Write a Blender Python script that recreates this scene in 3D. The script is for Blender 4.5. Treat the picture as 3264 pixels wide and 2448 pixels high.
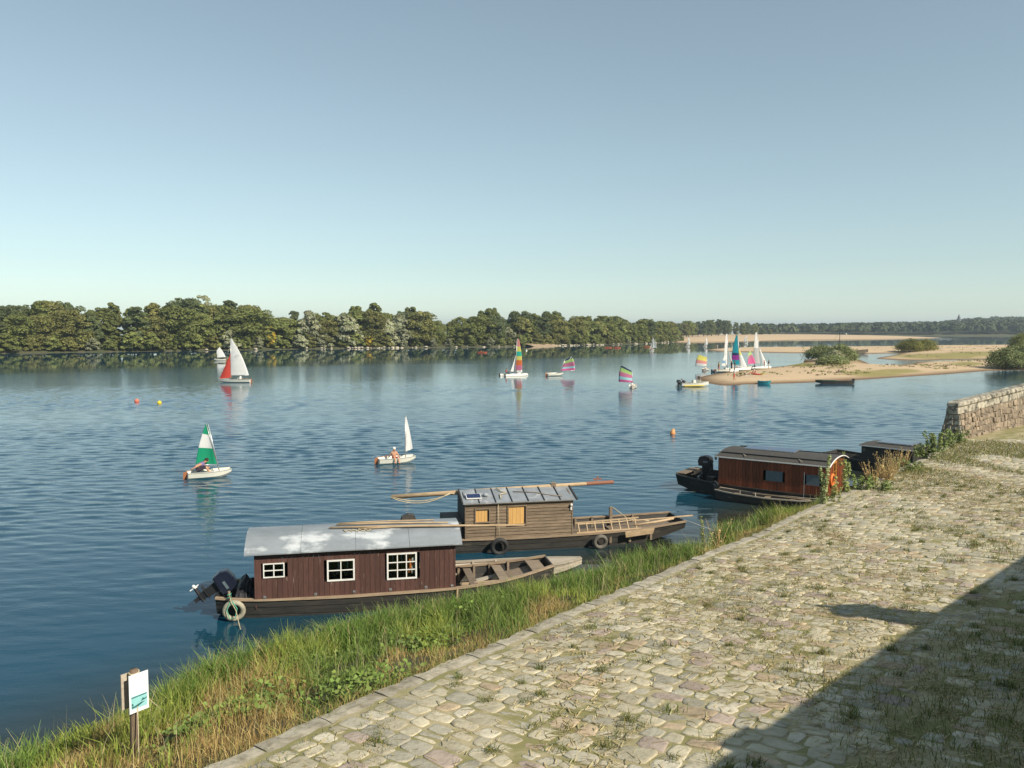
import bpy, bmesh, math, random
import numpy as np
from mathutils import Vector, Matrix
for o in list(bpy.data.objects): bpy.data.objects.remove(o)
SC = bpy.context.scene
COL = SC.collection
R = math.radians

# ---------------------------------------------------------------- camera
FPX, CAM_H = 2600.0, 8.3
PITCH = math.atan(174 / 2600)
cam_d = bpy.data.cameras.new('camera')
cam_d.sensor_width = 36; cam_d.lens = 36 * FPX / 3264
cam_d.clip_start = 0.05; cam_d.clip_end = 12000
cam = bpy.data.objects.new('camera', cam_d); COL.objects.link(cam)
cam.location = (0, 0, CAM_H); cam.rotation_euler = (R(90) - PITCH, 0, 0)
SC.camera = cam
HAZE = 0.00017

# ---------------------------------------------------------------- sky, sun, exposure
SUN_AZ, SUN_EL = R(50), R(38)          # sun stands behind and to the right of the viewer
SUN = Vector((math.sin(SUN_AZ) * math.cos(SUN_EL), -math.cos(SUN_AZ) * math.cos(SUN_EL), math.sin(SUN_EL)))
world = bpy.data.worlds.new('World'); SC.world = world; world.use_nodes = True
wn = world.node_tree.nodes; wl = world.node_tree.links
sky = wn.new('ShaderNodeTexSky'); sky.sky_type = 'NISHITA'; sky.sun_disc = False
sky.sun_elevation = SUN_EL
sky.sun_rotation = math.atan2(SUN.x, SUN.y)
sky.altitude = 50; sky.air_density = 1.0; sky.dust_density = 0.1; sky.ozone_density = 1.0
hsv = wn.new('ShaderNodeHueSaturation'); hsv.inputs['Saturation'].default_value = 0.62; gam = wn.new('ShaderNodeGamma'); gam.inputs['Gamma'].default_value = 0.88; wl.new(sky.outputs[0], gam.inputs['Color']); wl.new(gam.outputs[0], hsv.inputs['Color']); tint = wn.new('ShaderNodeMix'); tint.data_type = 'RGBA'; tint.blend_type = 'MULTIPLY'; tint.inputs['Factor'].default_value = 1; tint.inputs['B'].default_value = (0.845,0.98,0.97,1); wl.new(hsv.outputs[0], tint.inputs['A']); wl.new(tint.outputs['Result'], wn['Background'].inputs[0]); wn['Background'].inputs[1].default_value = 0.121
sd = bpy.data.lights.new('sun', 'SUN'); sd.energy = 4.9; sd.angle = R(0.53); sd.color = (1.0, 0.92, 0.78)
so = bpy.data.objects.new('sun', sd); COL.objects.link(so)
so.rotation_euler = SUN.to_track_quat('Z', 'Y').to_euler(); so.location = (60, -60, 80)
SC.view_settings.view_transform = 'Standard'; SC.view_settings.look = 'None'
SC.view_settings.exposure = 0.32; SC.view_settings.gamma = 1
SC.render.engine = 'CYCLES'
SC.cycles.use_denoising = True
SC.cycles.max_bounces = 6; SC.cycles.transparent_max_bounces = 12
SC.cycles.caustics_reflective = False; SC.cycles.caustics_refractive = False
SC.cycles.sample_clamp_indirect = 4.0

# ---------------------------------------------------------------- pixel <-> place
CP, SP = math.cos(PITCH), math.sin(PITCH)
def at(u, v, z=0.0):
    """place on the level z that shows at photo pixel (u, v)"""
    a = (u - 1632) / FPX; b = (1224 - v) / FPX
    d = Vector((a, CP + b * SP, -SP + b * CP)); t = (z - CAM_H) / d.z
    return Vector((0, 0, CAM_H)) + d * t
def zat(y, v):
    b = (1224 - v) / FPX
    return (b * y * CP - y * SP) / (CP + b * SP) + CAM_H
def proj(x, y, z):
    z = z - CAM_H; f = y * CP - z * SP
    return 1632 + FPX * x / f, 1224 - FPX * (y * SP + z * CP) / f

# ---------------------------------------------------------------- object helpers
def tag(o, label=None, cat=None, group=None, kind=None):
    if label: o['label'] = label
    if cat: o['category'] = cat
    if group: o['group'] = group
    if kind: o['kind'] = kind
    return o
def link(name, me, parent=None):
    o = bpy.data.objects.new(name, me); COL.objects.link(o)
    if parent is not None: o.parent = parent
    return o
def empty(name, loc=(0, 0, 0), rz=0.0, label=None, cat=None, group=None):
    o = bpy.data.objects.new(name, None); COL.objects.link(o)
    o.location = loc; o.rotation_euler = (0, 0, rz); o.empty_display_size = 0.2
    return tag(o, label, cat, group)
def copy_tree(o, parent=None):
    c = o.copy(); COL.objects.link(c); c.parent = parent
    for ch in list(o.children): copy_tree(ch, c)
    return c

class MB:
    """collects shapes for one mesh"""
    def __init__(s): s.v = []; s.f = []; s.mi = []; s.cur = 0
    def add(s, verts, faces):
        n = len(s.v); s.v += [tuple(p) for p in verts]
        for f in faces: s.f.append(tuple(n + i for i in f)); s.mi.append(s.cur)
        return s
    def box(s, x0, x1, y0, y1, z0, z1):
        return s.add([(x0,y0,z0),(x1,y0,z0),(x1,y1,z0),(x0,y1,z0),(x0,y0,z1),(x1,y0,z1),(x1,y1,z1),(x0,y1,z1)],
                     [(3,2,1,0),(4,5,6,7),(0,1,5,4),(1,2,6,5),(2,3,7,6),(3,0,4,7)])
    def hexa(s, p):   # 8 corners, bottom ring then top ring
        return s.add(p, [(3,2,1,0),(4,5,6,7),(0,1,5,4),(1,2,6,5),(2,3,7,6),(3,0,4,7)])
    def bar(s, a, b, w, h, up=(0,0,1)):
        a = Vector(a); b = Vector(b); d = (b - a).normalized(); up = Vector(up)
        if abs(d.dot(up)) > 0.98: up = Vector((1,0,0))
        r = d.cross(up).normalized(); u = r.cross(d)
        r *= w / 2; u *= h / 2
        return s.hexa([a-r-u, a+r-u, b+r-u, b-r-u, a-r+u, a+r+u, b+r+u, b-r+u])
    def tube(s, pts, r, n=6, close=False):
        pts = [Vector(p) for p in pts]; m = len(pts)
        rr = r if isinstance(r, (list, tuple)) else [r] * m
        ring = []
        base = len(s.v); vs = []; fs = []
        ref = None
        for i, p in enumerate(pts):
            if close: d = pts[(i+1) % m] - pts[i-1]
            else: d = pts[min(i+1, m-1)] - pts[max(i-1, 0)]
            d.normalize()
            if ref is None:
                ref = Vector((0,0,1)) if abs(d.z) < 0.9 else Vector((1,0,0))
            x = (ref - d * ref.dot(d)).normalized(); y = d.cross(x); ref = x
            for k in range(n):
                a = 2 * math.pi * k / n
                vs.append(p + (x * math.cos(a) + y * math.sin(a)) * rr[i])
        for i in range(m if close else m - 1):
            j = (i + 1) % m
            for k in range(n):
                fs.append((i*n+k, i*n+(k+1) % n, j*n+(k+1) % n, j*n+k))
        if not close:
            fs.append(tuple(range(n-1, -1, -1))); fs.append(tuple((m-1)*n+k for k in range(n)))
        return s.add(vs, fs)
    def prism(s, poly, z0, z1):
        n = len(poly)
        return s.add([(x,y,z0) for x,y in poly] + [(x,y,z1) for x,y in poly],
                     [tuple(range(n-1,-1,-1)), tuple(range(n,2*n))] + [(i,(i+1)%n,n+(i+1)%n,n+i) for i in range(n)])
    def ball(s, c, rx, ry, rz, nu=10, nv=6, jit=0.0, rnd=None):
        vs = [(c[0],c[1],c[2]-rz)]
        for j in range(1, nv):
            ph = -math.pi/2 + math.pi*j/nv
            for i in range(nu):
                th = 2*math.pi*i/nu; k = 1 + (rnd.uniform(-jit,jit) if jit else 0)
                vs.append((c[0]+rx*k*math.cos(ph)*math.cos(th), c[1]+ry*k*math.cos(ph)*math.sin(th), c[2]+rz*k*math.sin(ph)))
        vs.append((c[0],c[1],c[2]+rz)); fs = []
        for i in range(nu): fs.append((0, 1+(i+1)%nu, 1+i))
        for j in range(nv-2):
            for i in range(nu):
                a = 1+j*nu; b = a+nu
                fs.append((a+i, a+(i+1)%nu, b+(i+1)%nu, b+i))
        t = len(vs)-1; a = 1+(nv-2)*nu
        for i in range(nu): fs.append((a+i, a+(i+1)%nu, t))
        return s.add(vs, fs)
    def grid(s, rows):   # rows of equal length of points
        m = len(rows[0]); vs = [p for r in rows for p in r]
        return s.add(vs, [(i*m+k, i*m+k+1, (i+1)*m+k+1, (i+1)*m+k) for i in range(len(rows)-1) for k in range(m-1)])
    def mesh(s, name, mats, smooth=False):
        me = bpy.data.meshes.new(name); me.from_pydata(s.v, [], s.f)
        for m in (mats if isinstance(mats, (list, tuple)) else [mats]): me.materials.append(m)
        if any(s.mi): me.polygons.foreach_set('material_index', s.mi)
        if smooth: me.polygons.foreach_set('use_smooth', [True]*len(me.polygons))
        me.update(); return me
    def build(s, name, mats, parent=None, smooth=False, label=None, bevel=0.0):
        o = link(name, s.mesh(name, mats, smooth), parent)
        if bevel:
            b = o.modifiers.new('bevel', 'BEVEL'); b.width = bevel; b.segments = 1; b.limit_method = 'ANGLE'
        if label: o['label'] = label
        return o

# ---------------------------------------------------------------- materials
def hexc(r, g, b):
    f = lambda c: (c/255/12.92) if c/255 <= 0.04045 else ((c/255+0.055)/1.055)**2.4
    return (f(r), f(g), f(b))
def nodes(name):
    m = bpy.data.materials.new(name); m.use_nodes = True
    nt = m.node_tree; return m, nt, nt.nodes, nt.links, nt.nodes['Principled BSDF']
def pm(name, c1, c2=None, scale=4.0, stretch=(1,1,1), rough=0.7, metal=0.0, bump=0.0, bscale=None, objrand=0.0,
       spec=0.4, detail=5.0, lo=0.35, hi=0.65, attr=False, coord='Object', c3=None, c3scale=1.2, c3lo=0.58, c3hi=0.7, transl=0.0):
    m, nt, N, L, P = nodes(name)
    tc = N.new('ShaderNodeTexCoord'); mp = N.new('ShaderNodeMapping'); mp.inputs['Scale'].default_value = stretch
    L.new(tc.outputs[coord], mp.inputs[0])
    vec = mp.outputs[0]
    if objrand:
        oi = N.new('ShaderNodeObjectInfo')
        va = N.new('ShaderNodeVectorMath'); va.operation = 'MULTIPLY_ADD'
        L.new(oi.outputs['Random'], va.inputs[0]); va.inputs[1].default_value = (31.7, 17.3, 23.9); L.new(vec, va.inputs[2]); vec = va.outputs[0]
    no = N.new('ShaderNodeTexNoise'); no.inputs['Scale'].default_value = scale; no.inputs['Detail'].default_value = detail; no.inputs['Roughness'].default_value = 0.62
    L.new(vec, no.inputs['Vector'])
    cr = N.new('ShaderNodeMapRange'); cr.inputs['From Min'].default_value = lo; cr.inputs['From Max'].default_value = hi
    L.new(no.outputs['Fac'], cr.inputs['Value'])
    mx = N.new('ShaderNodeMix'); mx.data_type = 'RGBA'
    L.new(cr.outputs[0], mx.inputs['Factor'])
    mx.inputs['A'].default_value = (*c1, 1); mx.inputs['B'].default_value = (*(c2 or c1), 1)
    col = mx.outputs['Result']
    if c3:
        n3 = N.new('ShaderNodeTexNoise'); n3.inputs['Scale'].default_value = c3scale; n3.inputs['Detail'].default_value = 6; n3.inputs['Roughness'].default_value = 0.6
        L.new(vec, n3.inputs['Vector'])
        r3 = N.new('ShaderNodeMapRange'); r3.inputs['From Min'].default_value = c3lo; r3.inputs['From Max'].default_value = c3hi; L.new(n3.outputs['Fac'], r3.inputs['Value'])
        m3 = N.new('ShaderNodeMix'); m3.data_type = 'RGBA'; L.new(r3.outputs[0], m3.inputs['Factor']); L.new(col, m3.inputs['A']); m3.inputs['B'].default_value = (*c3, 1)
        col = m3.outputs['Result']
    if attr:
        at_ = N.new('ShaderNodeAttribute'); at_.attribute_name = 'Col'
        m2 = N.new('ShaderNodeMix'); m2.data_type = 'RGBA'; m2.blend_type = 'MULTIPLY'; m2.inputs['Factor'].default_value = 1
        L.new(col, m2.inputs['A']); L.new(at_.outputs['Color'], m2.inputs['B']); col = m2.outputs['Result']
    if objrand:
        mr = N.new('ShaderNodeMapRange'); mr.inputs['To Min'].default_value = 1-objrand; mr.inputs['To Max'].default_value = 1+objrand
        L.new(oi.outputs['Random'], mr.inputs['Value'])
        hs = N.new('ShaderNodeHueSaturation'); L.new(mr.outputs[0], hs.inputs['Value']); L.new(col, hs.inputs['Color']); col = hs.outputs[0]
    L.new(col, P.inputs['Base Color'])
    P.inputs['Roughness'].default_value = rough; P.inputs['Metallic'].default_value = metal; P.inputs['Specular IOR Level'].default_value = spec
    if bump:
        nb = N.new('ShaderNodeTexNoise'); nb.inputs['Scale'].default_value = bscale or scale*3; nb.inputs['Detail'].default_value = 6
        L.new(vec, nb.inputs['Vector'])
        bp = N.new('ShaderNodeBump'); bp.inputs['Strength'].default_value = bump; bp.inputs['Distance'].default_value = 0.02
        L.new(nb.outputs['Fac'], bp.inputs['Height']); L.new(bp.outputs[0], P.inputs['Normal'])
    if transl:
        tr = N.new('ShaderNodeBsdfTranslucent'); L.new(col, tr.inputs['Color'])
        ms = N.new('ShaderNodeMixShader'); ms.inputs[0].default_value = transl
        out = N['Material Output']; L.new(P.outputs[0], ms.inputs[1]); L.new(tr.outputs[0], ms.inputs[2]); L.new(ms.outputs[0], out.inputs['Surface'])
    return m
M = {}
def flat(name, c, rough=0.5, metal=0.0, spec=0.4, var=0.12):
    M[name] = pm(name, c, tuple(k*(1-var) for k in c), scale=6, rough=rough, metal=metal, spec=spec)
    return M[name]
# ================================================================ STRUCTURE
rng = np.random.default_rng(7)
rnd = random.Random(11)
# ---- frame along the quay edge: d runs along it, nn points inland
DV = np.array([0.643, 0.766]); NV = np.array([0.766, -0.643])
EDGE = [(300,2606,2.4),(675,2446,2.2),(1047,2282,2.0),(1346,2146,1.85),(1700,1998,1.65),(2051,1851,1.45),(2411,1702,1.3),
        (2586,1616,1.25),(2711,1565,1.2),(2789,1530,1.2),(2955,1455,1.2),(3040,1408,1.25)]
ep = np.array([at(*e) for e in EDGE])
_sig = ep[:, :2] @ DV; _en = ep[:, :2] @ NV; _ez = ep[:, 2]
_sig = np.concatenate([[_sig[0]-20], _sig, [_sig[-1]+40]])
_en = np.concatenate([[_en[0]+0.6], _en, [_en[-1]+1.0]]); _ez = np.concatenate([[2.9], _ez, [1.5]])
def EN(s): return np.interp(s, _sig, _en)
def EZ(s): return np.interp(s, _sig, _ez)
TIPS = [(0,2407),(65,2358),(260,2262),(407,2258),(509,2195),(671,2102),(814,2063),(998,2024),(1197,1974),(1500,1905),(1700,1868),(1983,1790),(2163,1750),(2276,1700),(2405,1640),(2541,1621)]
tp = np.array([at(u, v, 0.45) for u, v in TIPS])
_ws = tp[:, :2] @ DV; _ww = EN(_ws) - tp[:, :2] @ NV - 0.15
_o = np.argsort(_ws); _ws = _ws[_o]; _ww = np.maximum(_ww[_o], 0.7)
_ws = np.concatenate([[_ws[0]-20], _ws, [_ws[-1]+3, _ws[-1]+8, _ws[-1]+25, _ws[-1]+60]]); _ww = np.concatenate([[7.0], _ww, [0.9, 1.0, 1.6, 1.6]])
def BW(s): return np.interp(s, _ws, _ww)
def st_of(x, y):
    s = x*DV[0] + y*DV[1]; return s, x*NV[0] + y*NV[1] - EN(s)
def xy_of(s, t):
    n = EN(s) + t
    return s*DV[0] + n*NV[0], s*DV[1] + n*NV[1]
def pav_z(s, t): return EZ(s) + 0.10*np.minimum(t, 9) + 0.03*np.maximum(t-9, 0) + 0.02*np.sin(s*0.9+t*0.7) + 0.015*np.sin(s*0.37-t*1.3)
def bank_z(s, t):
    w = BW(s); f = -t / w
    up = (EZ(s)-0.16) * np.clip(1-f, 0, 1)**0.95
    lump = 0.09*np.sin(s*1.7+t*2.1) + 0.07*np.sin(s*3.1-t*1.3)
    return np.where(f < 1, up + lump*np.clip(f*3, 0, 1)*np.clip((1-f)*3, 0, 1), -np.minimum((f-1)*w*0.35, 0.8))
def ground_hit(u, v, fn=pav_z, z0=2.0):
    z = z0
    for _ in range(40):
        p = at(u, v, z); s, t = st_of(p.x, p.y); z = 0.6*z + 0.4*float(fn(s, t))
    return at(u, v, z)

# ---- materials of the setting
M['stone'] = pm('paving_stone', (0.58,0.53,0.42), (0.43,0.39,0.30), scale=3.5, rough=0.9, bump=0.8, bscale=14, attr=True, coord='Object', c3=(0.34,0.295,0.21), c3scale=7, c3lo=0.56, c3hi=0.74, spec=0.2)
M['joint'] = pm('joint_soil', (0.36,0.30,0.16), (0.46,0.39,0.24), scale=7, rough=0.95, bump=0.5, bscale=60, c3=(0.25,0.225,0.09), c3scale=1.1, c3lo=0.44, c3hi=0.58, lo=0.3, hi=0.7)
M['kerb'] = pm('edging_stone', (0.43,0.385,0.295), (0.29,0.255,0.19), scale=3, rough=0.9, bump=0.9, bscale=12, objrand=0.14, c3=(0.19,0.165,0.11), c3scale=5, c3lo=0.5, c3hi=0.7, coord='Object')
M['bank'] = pm('bank_soil', (0.10,0.085,0.04), (0.06,0.065,0.022), scale=2, rough=0.95, bump=0.6, bscale=20)
M['bark'] = pm('bark', (0.09,0.07,0.05), (0.16,0.13,0.10), scale=3, stretch=(1,1,0.2), rough=0.9, bump=0.4)
def sand_mat():
    m, nt, N, L, P = nodes('sand')
    ge = N.new('ShaderNodeNewGeometry'); sx = N.new('ShaderNodeSeparateXYZ'); L.new(ge.outputs['Position'], sx.inputs[0])
    no = N.new('ShaderNodeTexNoise'); no.inputs['Scale'].default_value = 0.6; no.inputs['Detail'].default_value = 9; no.inputs['Roughness'].default_value = 0.7
    mp = N.new('ShaderNodeMapping'); mp.inputs['Scale'].default_value = (0.5, 1.6, 1); L.new(ge.outputs['Position'], mp.inputs[0]); L.new(mp.outputs[0], no.inputs['Vector'])
    a = N.new('ShaderNodeMix'); a.data_type = 'RGBA'; L.new(no.outputs['Fac'], a.inputs['Factor'])
    a.inputs['A'].default_value = (0.68,0.50,0.32,1); a.inputs['B'].default_value = (0.38,0.28,0.17,1)
    # damp sand by the waterline
    wet = N.new('ShaderNodeMapRange'); wet.inputs['From Min'].default_value = 0.04; wet.inputs['From Max'].default_value = 0.30; L.new(sx.outputs['Z'], wet.inputs['Value'])
    b = N.new('ShaderNodeMix'); b.data_type = 'RGBA'; L.new(wet.outputs[0], b.inputs['Factor']); b.inputs['A'].default_value = (0.16,0.10,0.055,1); L.new(a.outputs['Result'], b.inputs['B'])
    # thin growth of weeds on the flats
    at_ = N.new('ShaderNodeAttribute'); at_.attribute_name = 'Col'
    n2 = N.new('ShaderNodeTexNoise'); n2.inputs['Scale'].default_value = 0.55; n2.inputs['Detail'].default_value = 10; n2.inputs['Roughness'].default_value = 0.7; L.new(mp.outputs[0], n2.inputs['Vector'])
    mu = N.new('ShaderNodeMath'); mu.operation = 'MULTIPLY_ADD'; L.new(at_.outputs['Fac'], mu.inputs[0]); mu.inputs[1].default_value = 0.55; L.new(n2.outputs['Fac'], mu.inputs[2])
    r2 = N.new('ShaderNodeMapRange'); r2.inputs['From Min'].default_value = 0.78; r2.inputs['From Max'].default_value = 1.0; r2.inputs['To Max'].default_value = 0.85; L.new(mu.outputs[0], r2.inputs['Value'])
    c = N.new('ShaderNodeMix'); c.data_type = 'RGBA'; L.new(r2.outputs[0], c.inputs['Factor']); L.new(b.outputs['Result'], c.inputs['A']); c.inputs['B'].default_value = (0.23,0.21,0.06,1)
    L.new(c.outputs['Result'], P.inputs['Base Color']); P.inputs['Roughness'].default_value = 0.95; P.inputs['Specular IOR Level'].default_value = 0.15
    bp = N.new('ShaderNodeBump'); bp.inputs['Strength'].default_value = 0.35; bp.inputs['Distance'].default_value = 0.3; L.new(n2.outputs['Fac'], bp.inputs['Height']); L.new(bp.outputs[0], P.inputs['Normal'])
    return m
M['sand'] = sand_mat()

# ---- river
SHORE = [(-260,1136),(0,1127),(300,1122),(700,1117),(1000,1112),(1300,1109),(1600,1106),(1750,1103),(1900,1100),(2050,1096),(2150,1091),(2185,1089)]
sh = [at(u, v) for u, v in SHORE]
def water_mat():
    m, nt, N, L, P = nodes('river_water')
    P.inputs['Base Color'].default_value = (0.010,0.034,0.046,1); P.inputs['Roughness'].default_value = 0.045
    P.inputs['IOR'].default_value = 1.333; P.inputs['Specular IOR Level'].default_value = 0.5
    ge = N.new('ShaderNodeNewGeometry'); pos = ge.outputs['Position']
    def noise(scale, st, detail=3.0, rough=0.55, off=(0,0,0), rz=0.0):
        mp = N.new('ShaderNodeMapping'); mp.inputs['Scale'].default_value = st; mp.inputs['Location'].default_value = off; mp.inputs['Rotation'].default_value = (0,0,rz)
        L.new(pos, mp.inputs[0])
        n = N.new('ShaderNodeTexNoise'); n.inputs['Scale'].default_value = scale; n.inputs['Detail'].default_value = detail; n.inputs['Roughness'].default_value = rough
        L.new(mp.outputs[0], n.inputs['Vector']); return n.outputs['Fac']
    def math_(op, a, b, c=None, clamp=False):
        n = N.new('ShaderNodeMath'); n.operation = op; n.use_clamp = clamp
        for i, x in enumerate((a, b, c)):
            if x is None: continue
            if isinstance(x, (int, float)): n.inputs[i].default_value = x
            else: L.new(x, n.inputs[i])
        return n.outputs[0]
    def mapr(x, a, b, c, d, smooth=True):
        n = N.new('ShaderNodeMapRange'); n.interpolation_type = 'SMOOTHSTEP' if smooth else 'LINEAR'
        for k, val in zip(('From Min','From Max','To Min','To Max'), (a,b,c,d)): n.inputs[k].default_value = val
        L.new(x, n.inputs['Value']); return n.outputs[0]
    def dist(p, q):   # signed distance from the line p-q
        n = Vector((-(q.y-p.y), q.x-p.x, 0)).normalized()
        vm = N.new('ShaderNodeVectorMath'); vm.operation = 'DOT_PRODUCT'; L.new(pos, vm.inputs[0]); vm.inputs[1].default_value = n
        return math_('SUBTRACT', vm.outputs['Value'], n.dot(p))
    far = math_('MULTIPLY', dist(sh[1], sh[8]), -1.0)            # metres off the wooded bank
    patch = noise(0.012, (0.35, 1.0, 1), 4, 0.6, (3, 9, 0), R(-18))
    streak = noise(0.035, (0.22, 1.7, 1), 5, 0.65, (40, 2, 0), R(-10))
    wob = math_('MULTIPLY_ADD', math_('ADD', math_('MULTIPLY_ADD', patch, 1.3, -0.65), math_('MULTIPLY_ADD', streak, 0.7, -0.35)), 75.0, far)
    lee = mapr(wob, 118, 162, 0.0, 1.0)                            # the lee of the wood lies calm
    s0, s1 = Vector((*xy_of(0.0, -7.0), 0)), Vector((*xy_of(40.0, -3.0), 0))
    near = mapr(dist(s0, s1), 0.5, 12, 0.42, 1.0)                # so does the water by the quay
    sh_ = mapr(dist(s0, s1), -1.0, 5.5, 0.0, 1.0); bc = N.new('ShaderNodeMix'); bc.data_type = 'RGBA'; L.new(sh_, bc.inputs['Factor'])
    bc.inputs['A'].default_value = (0.030,0.027,0.010,1); bc.inputs['B'].default_value = (0.006,0.052,0.088,1); L.new(bc.outputs['Result'], P.inputs['Base Color'])   # turbid shallows by the bank
    cat = math_('MULTIPLY', mapr(patch, 0.40, 0.60, 0.55, 1.25), mapr(streak, 0.36, 0.60, 0.65, 1.2))
    amp = math_('MULTIPLY', math_('MULTIPLY', math_('MULTIPLY_ADD', lee, 0.97, 0.03), near), cat)
    w1 = noise(0.75, (0.45, 1.25, 1), 2, 0.5, (0,0,0), R(12)); w2 = noise(2.3, (0.5, 1.3, 1), 3, 0.55, (7,3,0), R(-9)); w3 = noise(8.0, (0.6, 1.2, 1), 2, 0.5, (1,5,0), R(5))
    h = math_('ADD', math_('ADD', math_('MULTIPLY', w1, 0.006), math_('MULTIPLY', w2, 0.020)), math_('MULTIPLY', w3, 0.006))
    dn = math_('MAXIMUM', dist(s0, s1), 0.0)
    h = math_('MULTIPLY', math_('MULTIPLY', h, amp), math_('MINIMUM', 1.0, math_('DIVIDE', 21.0, math_('ADD', dn, 2.0))))   # ripples run finer out on the river
    L.new(math_('MULTIPLY_ADD', math_('MULTIPLY', lee, mapr(dn, 8, 140, 0.0, 1.0)), 0.09, 0.03), P.inputs['Roughness'])
    swell = math_('MULTIPLY', noise(0.09, (0.3, 1.6, 1), 2), 0.012)
    bp = N.new('ShaderNodeBump'); bp.inputs['Strength'].default_value = 1.0; bp.inputs['Distance'].default_value = 1.0
    L.new(math_('ADD', h, swell), bp.inputs['Height']); L.new(bp.outputs[0], P.inputs['Normal'])
    return m
M['water'] = water_mat()
def river_mesh():
    """rippled surface: fine cells close by, coarser ones farther out, flat at the rims"""
    ys = [12.0]
    while ys[-1] < 235: D = ys[-1]; ys.append(D + (0.11 if D < 45 else 0.11*(D/45)**1.35))
    ys = np.array(ys); nc = 400; q = np.linspace(-1, 1, nc)
    X = q[None,:]*(0.80*ys[:,None]+3); Y = np.repeat(ys[:,None], nc, 1); cy = np.gradient(ys); cx = (0.80*ys+3)*2/nc
    r = np.random.default_rng(91)
    def soft(seed, f, st=(1,1), n=6, rot=-0.25):
        g = np.random.default_rng(seed); out = 0; c, s_ = math.cos(rot), math.sin(rot)
        U = (X*c+Y*s_)*st[0]; V = (-X*s_+Y*c)*st[1]
        for k in range(n): a = g.uniform(0, 6.28); ff = f*g.uniform(.6, 1.9); out = out + np.sin(U*ff*math.cos(a)+V*ff*math.sin(a)+g.uniform(0,6.28))
        return out/math.sqrt(n/2)
    p, w = sh[1], sh[8]; nx_, ny_ = -(w.y-p.y), w.x-p.x; ln = math.hypot(nx_, ny_)
    far = -((X-p.x)*nx_+(Y-p.y)*ny_)/ln
    lee = np.clip((far + 14*soft(1, .05, (.35,1)) + 11*soft(2, .16, (.25,1.6), 8) - 128)/32, 0, 1); lee = lee*lee*(3-2*lee)
    sS = X*DV[0]+Y*DV[1]; tT = X*NV[0]+Y*NV[1]-EN(sS); dn = np.clip(-tT-BW(sS), 0, 500)
    near = 0.42+0.58*np.clip((dn-1)/14, 0, 1)
    gust = np.clip(0.80+0.30*soft(3, .045, (.45,1))+0.28*soft(4, .14, (.3,1.2), 8), 0.28, 1.7)
    amp = (0.03+0.97*lee)*near*gust
    H = np.zeros_like(X); K = 64
    lam = np.exp(r.uniform(math.log(.36), math.log(1.5), K)); th = r.normal(0, .55, K) + 1.35
    for k in range(K):
        kk = 2*math.pi/lam[k]; a = 0.0105*lam[k]**0.85/math.sqrt(K)*2.0; ph = r.uniform(0, 6.28)
        cut = np.clip((lam[k]/(3.2*np.maximum(cy, cx*0.35))-0.6)/0.8, 0, 1)[:,None]
        arg = kk*(X*math.cos(th[k])*0.75+Y*math.sin(th[k])) + ph + 0.9*np.sin(0.13*X+0.21*Y+k)
        H += a*cut*np.sin(arg)
    H = (H + 9.0*H*np.abs(H))*amp
    fade = np.clip((235-Y)/25, 0, 1)*np.clip((1-np.abs(q))*30, 0, 1)[None,:]*np.clip((Y-12)/1.0, 0, 1); H *= fade
    big = np.zeros((len(ys)+2, nc+2, 3)); big[1:-1,1:-1,0] = X; big[1:-1,1:-1,1] = Y; big[1:-1,1:-1,2] = H
    big[1:-1,0,0] = -3500; big[1:-1,-1,0] = 3500; big[1:-1,0,1] = ys; big[1:-1,-1,1] = ys
    big[0,:,0] = np.linspace(-3500,3500,nc+2); big[0,:,1] = -60; big[-1,:,0] = np.linspace(-3500,3500,nc+2); big[-1,:,1] = 5000
    n0, n1 = big.shape[:2]; idx = np.arange(n0*n1).reshape(n0, n1); f = np.stack([idx[:-1,:-1], idx[:-1,1:], idx[1:,1:], idx[1:,:-1]], -1).reshape(-1,4)
    me = bpy.data.meshes.new('river'); me.vertices.add(n0*n1); me.vertices.foreach_set('co', big.astype(np.float32).ravel()); me.loops.add(f.size); me.loops.foreach_set('vertex_index', f.ravel().astype(np.int32))
    me.polygons.add(len(f)); me.polygons.foreach_set('loop_start', (np.arange(len(f))*4).astype(np.int32)); me.polygons.foreach_set('loop_total', np.full(len(f), 4, np.int32)); me.update(calc_edges=True)
    me.polygons.foreach_set('use_smooth', np.ones(len(f), bool)); me.materials.append(M['water']); print('RIVER', n0, n1, float(np.abs(H).max())); return me
tag(link('river', river_mesh()), kind='structure')
M['soil_far'] = pm('far_ground', (0.10,0.09,0.05), (0.06,0.07,0.025), scale=0.2, rough=0.95)
tag(MB().add([(-6000,-200,-0.8),(6000,-200,-0.8),(6000,8000,-0.8),(-6000,8000,-0.8)], [(0,1,2,3)]).build('ground', M['soil_far']), kind='structure')

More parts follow.
